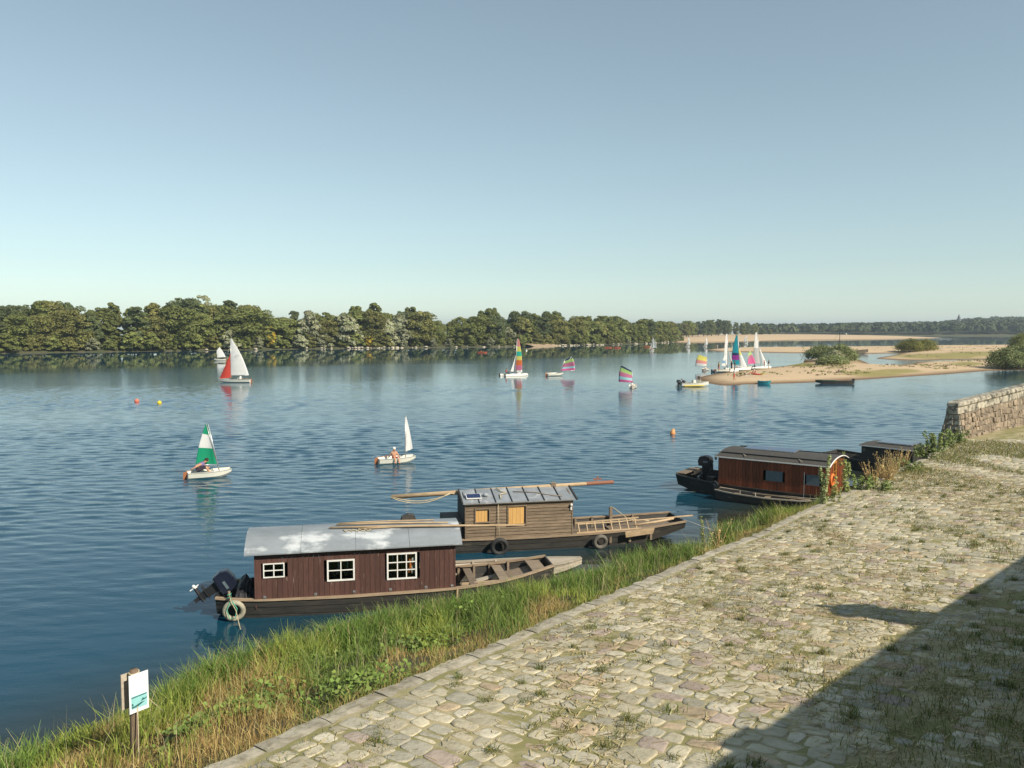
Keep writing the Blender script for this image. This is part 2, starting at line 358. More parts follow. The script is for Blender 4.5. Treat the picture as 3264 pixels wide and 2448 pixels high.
# ---- sandbars: height grows with the distance from their outline
SANDPTS = {}
def sandbar(name, poly_px, step, slope, hmax, seed, green=None, pad=6):
    pts = np.array([at(u, v)[:2] for u, v in poly_px])
    mn = pts.min(0)-pad; mx = pts.max(0)+pad
    nx = int((mx[0]-mn[0])/step)+2; ny = int((mx[1]-mn[1])/(step*0.8))+2
    X, Y = np.meshgrid(np.linspace(mn[0],mx[0],nx), np.linspace(mn[1],mx[1],ny)); q = np.stack([X.ravel(), Y.ravel()], 1)
    dmin = np.full(len(q), 1e9); inside = np.zeros(len(q), bool)
    for i in range(len(pts)):
        a = pts[i]; b = pts[(i+1) % len(pts)]; ab = b-a
        t = np.clip(((q-a)@ab)/(ab@ab+1e-9), 0, 1); dmin = np.minimum(dmin, np.hypot(*(q-a-t[:,None]*ab).T))
        c = ((a[1] > q[:,1]) != (b[1] > q[:,1])); xi = a[0]+(q[:,1]-a[1])/(b[1]-a[1]+1e-12)*(b[0]-a[0]); inside ^= c & (q[:,0] < xi)
    sdv = np.where(inside, dmin, -dmin); r = np.random.default_rng(seed)
    wob = sum(np.sin(q[:,0]*f*r.uniform(.5,1.3)+q[:,1]*f*r.uniform(.5,1.3)+r.uniform(0,6)) for f in (0.25,0.5,0.9,1.7,2.6))/5
    z = np.where(sdv > 0, hmax*(1-np.exp(-sdv*slope/hmax)), np.maximum(sdv*slope, -0.35)) + wob*0.10*np.clip(sdv/6, 0, 1)
    SANDPTS[name] = (q, z)
    idx = np.arange(nx*ny).reshape(ny, nx)
    f = np.stack([idx[:-1,:-1], idx[:-1,1:], idx[1:,1:], idx[1:,:-1]], -1).reshape(-1, 4)
    f = f[(z[f] > -0.34).any(1)]
    me = bpy.data.meshes.new(name); me.from_pydata(np.column_stack([q, z]).tolist(), [], f.tolist())
    me.polygons.foreach_set('use_smooth', [True]*len(f)); me.materials.append(M['sand'])
    g = np.zeros(len(q))
    for (u, v, ru, rv) in (green or []):
        for k in range(len(q)): pass
        P = np.array([proj(x, y, zz) for x, y, zz in zip(q[:,0], q[:,1], z)])
        g = np.maximum(g, np.exp(-(((P[:,0]-u)/ru)**2+((P[:,1]-v)/rv)**2)**2))
    ca = me.color_attributes.new('Col', 'FLOAT_COLOR', 'POINT'); ca.data.foreach_set('color', np.column_stack([g,g,g,np.ones_like(g)]).ravel())
    o = link(name, me); tag(o, kind='structure'); return o
sandbar('sandbar', [(2226,1204),(2242,1219),(2305,1230),(2384,1225),(2500,1222),(2597,1219),(2719,1212),(2855,1203),(3002,1194),(3149,1182),(3270,1179),(3420,1174),(3560,1160),(3560,1148),(3264,1150),(3017,1151),(2928,1154),(2910,1159),(2855,1165),(2774,1161),(2744,1148),(2722,1144),(2640,1140),(2564,1147),(2560,1157),(2500,1167),(2452,1172),(2384,1180),(2282,1191),(2246,1198)],
        1.3, 0.09, 0.8, 3, [(2780,1190,120,12),(2860,1183,100,9),(2560,1162,60,8),(3080,1160,70,8)])
sandbar('sandbar_far_side', [(2246,1115),(2283,1120),(2500,1124.5),(2640,1126),(2759,1127.5),(2840,1126),(2872,1125),(2855,1131),(2800,1140),(2792,1143.5),(2850,1147),(2950,1149),(3017,1146),(3264,1145),(3500,1143),(3600,1120),(3500,1101),(3264,1101),(3216,1101),(3000,1102.5),(2877,1103.5),(2767,1106),(2500,1108),(2400,1108.5),(2305,1110)],
        2.4, 0.09, 0.9, 5, [(3000,1135,190,11),(3120,1128,150,10)])
sandbar('beach', [(2150,1091.5),(2200,1091),(2362,1089.5),(2500,1085),(2600,1083),(2744,1082),(2928,1080),(3010,1077),(2900,1073),(2700,1069),(2450,1067),(2330,1067),(2176,1069),(2120,1074),(2100,1088)],
        7.0, 0.06, 2.2, 9)

# ---- wooded far bank
def strip(name, pts, dirs, prof, mat):
    rows = [[(p.x+d.x*o, p.y+d.y*o, z + (0.25*math.sin(i*1.9+o) if 1 < o < 30 else 0)) for o, z in prof] for i, (p, d) in enumerate(zip(pts, dirs))]
    return MB().grid(rows).build(name, mat, smooth=True)
def resample(pts, step):
    out = []
    for a, b in zip(pts[:-1], pts[1:]):
        n = max(1, int((b-a).length/step))
        for k in range(n): out.append(a.lerp(b, k/n))
    return out + [pts[-1]]
shp = resample(sh, 8.0); INL = Vector((-0.60, 0.80, 0))
tag(strip('wooded_bank', shp, [INL]*len(shp), [(-3,-0.4),(0.0,0.0),(2.0,0.5),(6,1.0),(30,1.8),(160,2.2),(500,2.4)], M['soil_far']), kind='structure')
# ================================================================ NEAR BANK AND QUAY
def param_grid(name, ss, tt, fn, mat, smooth=True):
    rows = []
    for s in ss:
        row = []
        for k in tt:
            t = k(s) if callable(k) else k
            x, y = xy_of(s, t); row.append((x, y, float(fn(s, t))))
        rows.append(row)
    return tag(MB().grid(rows).build(name, mat, smooth=smooth), kind='structure')
ss = np.arange(-14, 78, 0.45)
param_grid('river_bank', ss, [(lambda s, f=f: -BW(s)*f) for f in (1.6,1.35,1.15,1.0,0.9,0.75,0.6,0.45,0.3,0.15,0.05)] + [0.02], bank_z, M['bank'])
pavement = param_grid('pavement', ss, [0.16,0.6,1,2,3,4,5,6,7,8,9,10,12,14,17,22,40], lambda s, t: pav_z(s, t)-0.009, M['joint'])

# edging stones along the quay edge, each a block of its own
s = -13.0
while s < 60:
    ln = rnd.uniform(0.9, 1.7); b = MB(); n = 5
    top = []; 
    rows = []
    for k in range(n+1):
        q = s + 0.012 + (ln-0.024)*k/n; jo = 0.03*math.sin(q*7.3)+0.025*math.sin(q*17)+rnd.uniform(-.02,.02); ji = 0.04*math.sin(q*5.1)+rnd.uniform(-.03,.03)
        zz = float(pav_z(q, 0.2))+rnd.uniform(-.012,.012)
        prof = [(-0.06+jo, zz-0.55), (-0.07+jo, zz-0.05), (-0.03+jo, zz+0.0), (0.2, zz+0.015), (0.40+ji, zz-0.005), (0.44+ji, zz-0.12)]
        rows.append([(*xy_of(q, t), z) for t, z in prof])
    b.grid(rows)
    for r in (rows[0], rows[-1]): b.add(r, [tuple(range(len(r))) if r is rows[0] else tuple(range(len(r)-1, -1, -1))])
    b.build('edging_stone', M['kerb'], pavement)
    s += ln

# paving stones in courses that run up from the edge; each with its own outline
stones = []
s = -3.0
while s < 58:
    cw = rnd.uniform(0.30, 0.47) * (1 + max(0, s-20)*0.006); t = 0.43 + rnd.uniform(0, 0.05)
    while t < (9.5 if s < 12 else 15.5):
        ln = rnd.uniform(0.26, 0.62)
        if rnd.random() < 0.09: stones += [(s, t, cw*.5, ln), (s+cw*.5, t, cw*.5, ln)]
        else: stones.append((s, t, cw, ln))
        t += ln
    s += cw
def stone_geo(s, t, cw, ln, r):
    j = lambda a: r.uniform(-a, a)
    g = r.uniform(0.016, 0.03)
    bend = 0.08*math.sin(t*1.1+s*0.3)
    c = [(s+g+j(.050)+bend, t+g+j(.050)), (s+cw-g+j(.050)+bend, t+g+j(.050)), (s+cw-g+j(.050)+bend, t+ln-g+j(.050)), (s+g+j(.050)+bend, t+ln-g+j(.050))]
    ring = []
    for i in range(4):
        a = c[i]; pv = c[i-1]; nx = c[(i+1) % 4]; k1 = r.uniform(.07,.24); k2 = r.uniform(.07,.24)
        ring.append((a[0]+(pv[0]-a[0])*k1, a[1]+(pv[1]-a[1])*k1)); ring.append((a[0]+(nx[0]-a[0])*k2, a[1]+(nx[1]-a[1])*k2))
    ring = [(p[0]+j(.008), p[1]+j(.008)) for p in ring]
    cx = sum(p[0] for p in ring)/8; cy = sum(p[1] for p in ring)/8
    h = r.uniform(-0.012, 0.007); tx = j(.016); ty = j(.016)
    vs = []
    for k, z in ((1.02,-0.05), (1.0,-0.003), (0.955,0.003), (0.72,0.005)):
        for p in ring:
            q = (cx+(p[0]-cx)*k, cy+(p[1]-cy)*k); x, y = xy_of(q[0], q[1])
            vs.append((x, y, float(pav_z(q[0], q[1]))+h+z+(tx*(p[0]-cx)+ty*(p[1]-cy))*2 + (j(.005) if z > 0 else 0)))
    x, y = xy_of(cx, cy); vs.append((x, y, float(pav_z(cx, cy))+h+0.005+j(.006)))
    fs = []
    for lv in (0, 8, 16):
        for i in range(8): fs.append((lv+i, lv+8+i, lv+8+(i+1) % 8, lv+(i+1) % 8))
    for i in range(8): fs.append((24+i, 32, 24+(i+1) % 8))
    return vs, fs
def stone_col(r):
    q = r.random(); b = r.uniform(0.78, 1.12)
    if q < 0.07: c = (0.80, 0.70, 0.72)
    elif q < 0.15: c = (0.92, 0.78, 0.66)
    elif q < 0.34: c = (0.80, 0.80, 0.78)
    elif q < 0.46: c = (1.08, 1.06, 1.02)
    else: c = (1.0, 0.965, 0.87)
    return tuple(k*b for k in c)
r = random.Random(5); data = []
for (s, t, cw, ln) in stones:
    vs, fs = stone_geo(s, t, cw, ln, r); col = stone_col(r)
    if r.random() < 0.02 + (0.42 if t > 7.4 and s < 22 else 0): continue
    c = vs[32]
    if c[1] < 2: continue
    u, v = proj(*c); pu = [proj(*p) for p in vs[8:16]]
    area = 0.5*abs(sum(pu[i][0]*pu[(i+1) % 8][1]-pu[(i+1) % 8][0]*pu[i][1] for i in range(8)))
    if not (-250 < u < 3500 and v < 2800): continue
    data.append((area if 0 < u < 3264 and v < 2448 else 0, vs, fs, col))
data.sort(key=lambda q: -q[0])
def stone_mesh(name, items):
    V = []; Fc = []; C = []
    for _, vs, fs, col in items:
        n = len(V); V += vs; Fc += [tuple(n+i for i in f) for f in fs]; C += [(*col, 1)]*len(vs)
    me = bpy.data.meshes.new(name); me.from_pydata(V, [], Fc); me.polygons.foreach_set('use_smooth', [True]*len(Fc)); me.materials.append(M['stone'])
    ca = me.color_attributes.new('Col', 'FLOAT_COLOR', 'POINT'); ca.data.foreach_set('color', np.array(C, dtype=np.float32).ravel()); me.update(); return me
for it in data[:300]: link('paving_stone', stone_mesh('paving_stone', [it]), pavement)
tag(link('paving_stones', stone_mesh('paving_stones', data[300:]), pavement), kind='stuff')

# ---- the tall quay wall under the viewer, whose shadow lies on the paving
h1 = ground_hit(2250, 2448); h2 = ground_hit(3264, 1770); WZ = 7.4
w1 = h1 + SUN*((WZ-h1.z)/SUN.z); w2 = h2 + SUN*((WZ-h2.z)/SUN.z)
WD = (w2-w1); WD.z = 0; WD.normalize(); WN = Vector((WD.y, -WD.x, 0))
M['wallstone'] = pm('quay_wall_stone', (0.40,0.36,0.29), (0.24,0.22,0.18), scale=1.5, rough=0.9, bump=0.5)
def wall_pt(along, out, z): return w1 + WD*along + WN*out + Vector((0, 0, z-WZ))
b = MB(); A0, A1 = -40, 70
b.hexa([wall_pt(A0,0,-0.5),wall_pt(A1,0,-0.5),wall_pt(A1,.498,-0.5),wall_pt(A0,.498,-0.5),wall_pt(A0,0,WZ),wall_pt(A1,0,WZ),wall_pt(A1,.498,WZ),wall_pt(A0,.498,WZ)])
b.hexa([wall_pt(A0,.5,-0.5),wall_pt(A1,.5,-0.5),wall_pt(A1,9,-0.5),wall_pt(A0,9,-0.5),wall_pt(A0,.5,7.1),wall_pt(A1,.5,7.1),wall_pt(A1,9,7.1),wall_pt(A0,9,7.1)])
qw = b.build('quay_wall', M['wallstone']); tag(qw, kind='structure')
# ================================================================ TREES
def leaf_mat(name, c1, c2, rnd_=0.18, tr=0.30):
    M[name] = pm(name, c1, c2, scale=0.6, rough=0.75, objrand=rnd_, spec=0.2, attr=True, transl=tr, detail=3)
leaf_mat('leaf_green', (0.244,0.263,0.082), (0.155,0.181,0.055))
leaf_mat('leaf_dark', (0.155,0.181,0.076), (0.109,0.136,0.058))
leaf_mat('leaf_olive', (0.263,0.252,0.084), (0.168,0.174,0.056))
leaf_mat('leaf_grey', (0.418,0.418,0.273), (0.273,0.290,0.162))
leaf_mat('leaf_yellow', (0.653,0.472,0.063), (0.436,0.345,0.055))
leaf_mat('leaf_shrub', (0.27,0.30,0.13), (0.18,0.21,0.085))
leaf_mat('leaf_rush', (0.235,0.225,0.06), (0.15,0.16,0.045))
def cards(centers, normals, size, rg, shade=None, aspect=1.0):
    """leaf-clump faces: a bent quad for each centre, returns verts, faces"""
    n = len(centers); a = rg.normal(size=(n,3)); t = np.cross(normals, a); t /= np.linalg.norm(t, axis=1)[:,None]+1e-9; bt = np.cross(normals, t)
    sz = (size*rg.uniform(0.6, 1.35, n))[:,None]
    v = np.stack([centers - t*sz*0.5 - bt*sz*0.32*aspect, centers + t*sz*0.55 - bt*sz*0.2*aspect, centers + t*sz*0.4 + bt*sz*0.4*aspect + normals*sz*0.15, centers - t*sz*0.45 + bt*sz*0.45*aspect], 1).reshape(-1,3)
    f = np.arange(n*4).reshape(n,4); return v, f
def np_mesh(name, v, f, mat, nrm=None, col=None):
    me = bpy.data.meshes.new(name); nv = len(v); nf = len(f); k = f.shape[1]
    me.vertices.add(nv); me.vertices.foreach_set('co', np.asarray(v, np.float32).ravel())
    me.loops.add(nf*k); me.loops.foreach_set('vertex_index', f.ravel().astype(np.int32))
    me.polygons.add(nf); me.polygons.foreach_set('loop_start', (np.arange(nf)*k).astype(np.int32)); me.polygons.foreach_set('loop_total', np.full(nf, k, np.int32))
    me.update(calc_edges=True)
    for m in (mat if isinstance(mat, list) else [mat]): me.materials.append(m)
    if col is not None:
        ca = me.color_attributes.new('Col', 'FLOAT_COLOR', 'POINT'); ca.data.foreach_set('color', np.column_stack([col, np.ones(len(col))]).astype(np.float32).ravel())
    me.polygons.foreach_set('use_smooth', np.ones(nf, bool))
    if nrm is not None:
        me.normals_split_custom_set_from_vertices(np.asarray(nrm, np.float32).tolist())
    return me
def crown(name, seed, h, w, z0, shape, mat, nb=84, per=185, leaf=0.48, fuzz=False):
    rg = np.random.default_rng(seed); V = []; Nn = []; Cc = []
    for i in range(nb):
        q = (i+rg.uniform(0,1))/nb; 
        if shape == 'round': prof = math.sin(math.pi*min(1, 0.12+q*0.78))**0.6
        elif shape == 'tall': prof = (math.sin(math.pi*min(1, 0.2+q*0.68))**0.7)*(1-0.15*q)
        elif shape == 'cone': prof = (1-q)**0.7*0.95+0.08
        else: prof = math.sqrt(max(0, 1-q*q))
        th = rg.uniform(0, 2*math.pi); rad = w/2*prof*math.sqrt(rg.uniform(0.10, 1.0))*0.82
        br = w*rg.uniform(0.085, 0.175)*(0.95 if shape in ('tall','cone') else 1)*(1-0.12*q)
        c = np.array([math.cos(th)*rad, math.sin(th)*rad, z0+(h-z0-br*0.9)*q + br*0.25])
        n = int(per*(br/(w*0.145))**1.6)
        d = rg.normal(size=(n,3)); d /= np.linalg.norm(d,axis=1)[:,None]; d[:,2] = np.where(d[:,2] < -0.35, -d[:,2], d[:,2])
        rr = br*(rg.uniform(0.55, 1.08, n)**0.7 if not fuzz else rg.uniform(0.35, 1.5, n))
        p = c + d*rr[:,None]*np.array([1,1,0.82])
        nr = d*0.75 + rg.normal(size=(n,3))*0.4 + np.array([0,0,0.25]); nr /= np.linalg.norm(nr,axis=1)[:,None]
        V.append(p); Nn.append(nr); Cc.append(np.full(n, rg.uniform(0.78, 1.2)))
    p = np.concatenate(V); nr = np.concatenate(Nn); cc = np.concatenate(Cc)*rg.uniform(0.8,1.2,len(p))
    v, f = cards(p, nr, leaf, rg)
    col = np.repeat(np.column_stack([cc*rg.uniform(.94,1.08,len(cc)), cc, cc*rg.uniform(.85,1.1,len(cc))]), 4, axis=0)
    return np_mesh(name, v, f, mat, np.repeat(nr, 4, axis=0), col)
def trunk_mesh(name, seed, h, z1, r0):
    rr = random.Random(seed); b = MB()
    b.tube([(0,0,-0.4),(rr.uniform(-.2,.2),rr.uniform(-.2,.2),h*0.25),(rr.uniform(-.4,.4),rr.uniform(-.4,.4),h*0.55),(rr.uniform(-.5,.5),rr.uniform(-.5,.5),h*0.82)], [r0, r0*0.8, r0*0.5, r0*0.15], 7)
    for k in range(6):
        z = h*rr.uniform(0.2, 0.6); a = rr.uniform(0, 6.28); l = h*rr.uniform(.16,.28)
        b.tube([(0,0,z),(math.cos(a)*l*.5,math.sin(a)*l*.5,z+l*.5),(math.cos(a)*l,math.sin(a)*l,z+l*.8)], [r0*.4,r0*.25,r0*.06], 5)
    return b.mesh(name, M['bark'], True)
PROTO = {}
def proto(kind, i):
    key = (kind, i)
    if key not in PROTO:
        seed = hash(kind) % 1000 if False else sum(map(ord, kind))*7+i
        if kind == 'round':  d = dict(h=16, w=15, z0=0.8, shape='round'); mats = ['leaf_green','leaf_olive','leaf_dark','leaf_green']
        if kind == 'tall':   d = dict(h=18, w=9.5, z0=1.2, shape='tall', nb=74); mats = ['leaf_green','leaf_dark','leaf_olive','leaf_green']
        if kind == 'cone':   d = dict(h=16, w=9, z0=1.0, shape='cone', nb=42); mats = ['leaf_dark','leaf_green']
        if kind == 'willow': d = dict(h=8, w=8.5, z0=0.2, shape='dome', nb=34, per=120, leaf=0.5); mats = ['leaf_green','leaf_olive','leaf_grey','leaf_green']
        if kind == 'yellow': d = dict(h=6.5, w=5.0, z0=0.2, shape='round', nb=24, per=90, leaf=0.45); mats = ['leaf_yellow','leaf_yellow']
        if kind == 'bare':   d = dict(h=17, w=7, z0=7.0, shape='tall', nb=34, per=60, leaf=0.45); mats = ['leaf_grey','leaf_grey']
        PROTO[key] = (crown('crown', seed, mat=M[mats[i % len(mats)]], **d), trunk_mesh('trunk', seed, d['h'], d['z0'], 0.35 if d['h'] > 10 else 0.16), d['h'], d['w'])
    return PROTO[key]
ORD = ['first','second','third','fourth','fifth','sixth','seventh','eighth','ninth','tenth','eleventh','twelfth','thirteenth','fourteenth','fifteenth','sixteenth','seventeenth','eighteenth','nineteenth','twentieth']
TENS = {2:'twenty',3:'thirty',4:'forty',5:'fifty',6:'sixty',7:'seventy',8:'eighty',9:'ninety'}
TENTH = {20:'twentieth',30:'thirtieth',40:'fortieth',50:'fiftieth',60:'sixtieth',70:'seventieth',80:'eightieth',90:'ninetieth'}
def ordinal(n):
    if n <= 20: return ORD[n-1]
    return TENTH[n] if n % 10 == 0 else TENS[n//10]+'-'+ORD[n % 10-1]
def tree(name, kind, i, loc, h, w, rz, label, group):
    cm, tm, h0, w0 = proto(kind, i)
    e = empty(name, loc, rz, label, 'tree', group); e.scale = (w/w0, w/w0, h/h0)
    link('trunk', tm, e); link('crown', cm, e); return e
SIL = [(-200,965),(12,973),(53,957),(110,954),(203,957),(250,972),(285,964),(313,974),(346,960),(407,957),(468,949),(504,970),(521,956),(590,943),(651,956),(700,950),(753,958),(814,968),(850,998),(895,997),(906,1004),(946,978),(987,970),(1028,987),(1077,988),(1117,966),(1174,952),(1223,972),(1240,988),(1264,980),(1304,972),(1341,980),(1365,1010),(1394,1005),(1435,1013),(1467,1004),(1508,995),(1545,984),(1581,976),(1605,1012),(1630,1022),(1658,986),(1700,996),(1763,985),(1820,1008),(1880,992),(1960,1000),(2010,1022),(2050,1009),(2100,1016),(2125,1012),(2160,1026),(2190,1040),(2400,1060)]
su = [q[0] for q in SIL]; sv = [q[1] for q in SIL]
def along_shore(off):
    return [(p + INL*off) for p in shp]
tr = random.Random(21); rows = {}
def shore_walk(step, off, jitter):
    out = []; acc = 0.0; nxt = 0.0
    for a, b in zip(shp[:-1], shp[1:]):
        ln = (b-a).length
        while nxt < acc+ln:
            p = a.lerp(b, (nxt-acc)/ln) + INL*(off+tr.uniform(-jitter, jitter)); out.append(p); nxt += step*tr.uniform(0.8, 1.25)
        acc += ln
    return out
def row(name_, pts, kinds, hf, wf, phrase, group, vis=True):
    lst = []
    for p in pts:
        u, v = proj(p.x, p.y, 2)
        if not (-120 < u < 2240): continue
        top = zat(p.y, np.interp(u, su, sv)) - 1.7
        lst.append((u, p, top))
    lst.sort(key=lambda q: q[0])
    for k, (u, p, top) in enumerate(lst):
        kd = tr.choice(kinds); h = max(3.5, top*tr.uniform(*hf)); w = h*tr.uniform(*wf)*(0.62 if kd in ('tall','cone') else 1)
        tree(name_, kd, tr.randrange(4), (p.x, p.y, 0.5), h, w, tr.uniform(0, 6.28), phrase % ordinal(k+1), group)
row('tall_tree', shore_walk(5.6, 20, 6), ['tall','round','round','tall'], (0.90, 1.05), (0.85, 1.15), 'tall tree in the back row of the far bank wood, %s from the left', 'back row of the far bank wood')
row('riverside_tree', shore_walk(7.5, 8, 2.5), ['round','round','tall','willow'], (0.70, 0.97), (1.0, 1.3), 'leafy tree in the front row of the far bank wood, %s from the left', 'front row of the far bank wood')
row('willow_bush', shore_walk(6.5, 2.2, 1.2), ['willow'], (0.22, 0.42), (1.1, 1.5), 'low willow bush at the foot of the far bank wood, %s from the left', 'willow bushes along the far bank')
for k, (u, v, h, w) in enumerate([(582,1114,7.5,5.5),(868,1114,9,4.5),(1266,1106,6.5,7),(1483,1105,8.5,6),(1556,1104,6,6.5),(1180,1110,5,5)]):
    p = at(u, v) + INL*1.0
    tree('yellow_tree', 'yellow', k % 2, (p.x, p.y, 0.5), h, w, k*1.3, ['yellow-green bushy tree left of the red-jib sailboat','slim golden tree right of the red-jib sailboat','wide yellowing bush on the far bank above the dinghy with the plain white sail','yellowing tree left of the orange canoe on the far bank','yellowing bush above the orange canoe on the far bank','small yellowing bush between two green trees mid far bank'][k], 'yellowing trees on the far bank')
p = at(700, 1114) + INL*20
tree('bare_tree', 'bare', 0, (p.x, p.y, 1.8), zat(p.y, 940)-1.8, 9, 0.4, 'thin half-bare pale tree rising above the red-jib sailboat', None)
# trees behind the beach
lst = []
for k in range(26):
    u = 2160 + k*12.2 + tr.uniform(-4, 4); v = np.interp(u, [2160,2330,2470], [1082,1074,1071.5]); p = at(u, v) + Vector((0, tr.uniform(4, 40), 0))
    top = zat(p.y, np.interp(u, [2160,2200,2300,2390,2440,2475], [1024,1024,1019,1027,1040,1052]))-1.8; lst.append((u, p, top))
for k, (u, p, top) in enumerate(lst):
    kd = tr.choice(['round','round','tall']); h = top*tr.uniform(0.86, 1.05)
    tree('beach_tree', kd, tr.randrange(4), (p.x, p.y, 1.7), h, h*tr.uniform(0.8, 1.05)*(0.7 if kd == 'tall' else 1), tr.uniform(0,6), 'dark tree behind the far beach, %s from the left' % ordinal(k+1), 'trees behind the far beach')
# rocks heaped along the waterline
b = MB(); rr = random.Random(3)
for p in shore_walk(0.8, -0.3, 1.3):
    u, v = proj(p.x, p.y, 0)
    dens = (0.01 if u < 850 else 0.14) + (0.08 if u < 850 else 0.7)*max(0, math.sin(u*0.011+.6)-.1)
    if rr.random() > dens: continue
    q = rr.uniform(0.25, 0.7); b.ball((p.x, p.y, rr.uniform(0.0, 0.5)), q*1.2, q, q*0.7, 6, 4, 0.25, rr)
M['rock'] = pm('pale_rock', (0.58,0.50,0.38), (0.40,0.34,0.25), scale=0.8, rough=0.9)
tag(b.build('shore_rocks', M['rock']), 'pale rocks heaped along the waterline of the wooded bank', 'rocks', kind='stuff')
p0 = at(1690,1102); bm_ = MB()
sandpts = [at(u, v) for u, v in [(1700,1105),(1720,1105),(1760,1104),(1785,1102)]]
rows_ = [[tuple(p + INL*o + Vector((0,0,z))) for o, z in ((-2,-0.15),(0,0.2),(3,0.8),(7,1.3),(11,1.6))] for p in resample(sandpts, 4)]
tag(bm_.grid(rows_).build('bare_earth_bank', pm('bare_earth', (0.42,0.31,0.2), (0.3,0.21,0.13), scale=0.4, rough=0.95), smooth=True), kind='structure')

# ---- far hills with their woods
RID = [(2440,1047),(2468,1046),(2597,1037),(2744,1031),(2892,1028),(3002,1025),(3065,1016),(3097,1010),(3180,1008),(3262,1006),(3500,1004),(3900,1010)]
def ridge_h(u, y): return zat(y, np.interp(u, [q[0] for q in RID], [q[1] for q in RID]))
b = MB(); rows_ = []
for u in range(2380, 4300, 40):
    r_ = []
    for (D, f) in ((1060,0.0),(1090,0.10),(1250,0.28),(1500,0.60),(1800,0.88),(2100,0.86),(2700,0.3)):
        x = (u-1632)/FPX*D; top = max(1.5, ridge_h(u, 1800)-13); r_.append((x, D, -0.3 if f == 0 else 1.5+top*f))
    rows_.append(r_)
tag(b.grid(rows_).build('hills', M['soil_far'], smooth=True), kind='structure')
def hill_z(u, D):
    top = max(1.5, ridge_h(u, 1800)-13); return 1.5 + top*np.interp(D, [1060,1090,1250,1500,1800,2100,2700], [0,.10,.28,.60,.88,.86,.3])
rg = np.random.default_rng(33); P = []; Nn = []; C = []
for k in range(1500):
    u = rg.uniform(2400, 3560); D = 1075 + 760*rg.uniform(0,1)**1.5
    x = (u-1632)/FPX*D; z = float(hill_z(u, D)); h = rg.uniform(10, 16); rad = rg.uniform(5, 9); n = 70
    d = rg.normal(size=(n,3)); d /= np.linalg.norm(d,axis=1)[:,None]; d[:,2] = np.abs(d[:,2])*1.0 - 0.15
    P.append(np.array([x, D, z+h*0.45]) + d*np.array([rad, rad, h*0.55])*rg.uniform(.75,1.05,(n,1))); nr = d + rg.normal(size=(n,3))*0.3; Nn.append(nr/np.linalg.norm(nr,axis=1)[:,None]); C.append(np.full(n, rg.uniform(0.6, 1.35)))
P = np.concatenate(P); Nn = np.concatenate(Nn); C = np.concatenate(C); v, f = cards(P, Nn, 3.4, rg)
M['leaf_far'] = pm('leaf_far', (0.085,0.10,0.05), (0.055,0.07,0.036), scale=0.05, rough=0.8, attr=True, spec=0.1)
o = link('far_wood', np_mesh('far_wood', v, f, M['leaf_far'], np.repeat(Nn, 4, 0), np.repeat(np.column_stack([C]*3), 4, 0)))
tag(o, 'dense wood covering the low hills across the river on the right', 'wood', kind='stuff')
# church spire above the hill wood
M['slate'] = pm('slate', (0.07,0.075,0.09), (0.05,0.05,0.06), scale=1, rough=0.6); M['limestone'] = pm('limestone', (0.55,0.5,0.42), (0.45,0.4,0.33), scale=1, rough=0.9)
D = 1560; x = (3052-1632)/FPX*D; zt = zat(D, 1000.5); zb = zat(D, 1021); z0 = float(hill_z(3052, D))
e = empty('church', (x, D, z0), 0.4, 'distant church with a slender dark spire on the wooded hill', 'church')
MB().box(-2.6,2.6,-2.6,2.6,-1,zb-z0).build('tower', M['limestone'], e)
MB().box(2.7,14,-4,4,-1,(zb-z0)*0.62).build('nave', M['limestone'], e)
b = MB(); hh = (zb-z0); b.add([(-2.9,-2.9,hh),(2.9,-2.9,hh),(2.9,2.9,hh),(-2.9,2.9,hh),(0,0,zt-z0)], [(3,2,1,0),(0,1,4),(1,2,4),(2,3,4),(3,0,4)]); b.build('spire', M['slate'], e)
b = MB(); q = (zb-z0)*0.62; b.add([(2.75,-4.4,q),(14.4,-4.4,q),(14.4,4.4,q),(2.75,4.4,q),(2.75,0,q+4),(14.4,0,q+4)], [(0,1,5,4),(3,4,5,2),(0,4,3),(1,2,5)]); b.build('roof', M['slate'], e)
# ================================================================ GRASS AND WEEDS OF THE NEAR BANK
M['grass'] = pm('grass_blades', (1,1,1), (0.8,0.8,0.8), scale=3, rough=0.6, attr=True, spec=0.25, transl=0.28)
M['leafy'] = pm('weed_leaves', (1,1,1), (0.82,0.85,0.8), scale=5, rough=0.6, attr=True, spec=0.25, transl=0.22)
def blades(name, base, h, w, lean, col, mat, droop=0.35, seed=1):
    """one strip of two faces for each blade"""
    rg = np.random.default_rng(seed); n = len(base); a = rg.uniform(0, 2*np.pi, n); side = np.column_stack([np.cos(a), np.sin(a), np.zeros(n)])
    up = np.array([0,0,1.0]); h = h[:,None]; w = w[:,None]
    m1 = base + up*h*0.55 + lean*h*0.22; m2 = base + up*h*(1-droop*rg.uniform(0,1,(n,1))*0.6) + lean*h*0.75
    v = np.stack([base-side*w*0.5, base+side*w*0.5, m1+side*w*0.42, m1-side*w*0.42, m2+side*w*0.12, m2-side*w*0.12], 1).reshape(-1,3)
    i = np.arange(n)[:,None]*6; f = np.concatenate([i+np.array([[0,1,2,3]]), i+np.array([[3,2,4,5]])], 0)
    c = np.repeat(col, 6, axis=0)
    nm = np.repeat(np.column_stack([lean[:,0]*0.4+side[:,1]*0.5, lean[:,1]*0.4-side[:,0]*0.5, np.full(n, 0.75)]), 6, axis=0); nm /= np.linalg.norm(nm,axis=1)[:,None]
    return np_mesh(name, v, f, mat, None, c)
def fields(s, t, seed):
    r = np.random.default_rng(seed); q = 0
    for f in (0.25, 0.55, 1.1, 1.9): q = q + np.sin(s*f*r.uniform(.7,1.4)+t*f*r.uniform(.7,1.6)+r.uniform(0,6))/ (1+f)
    return q
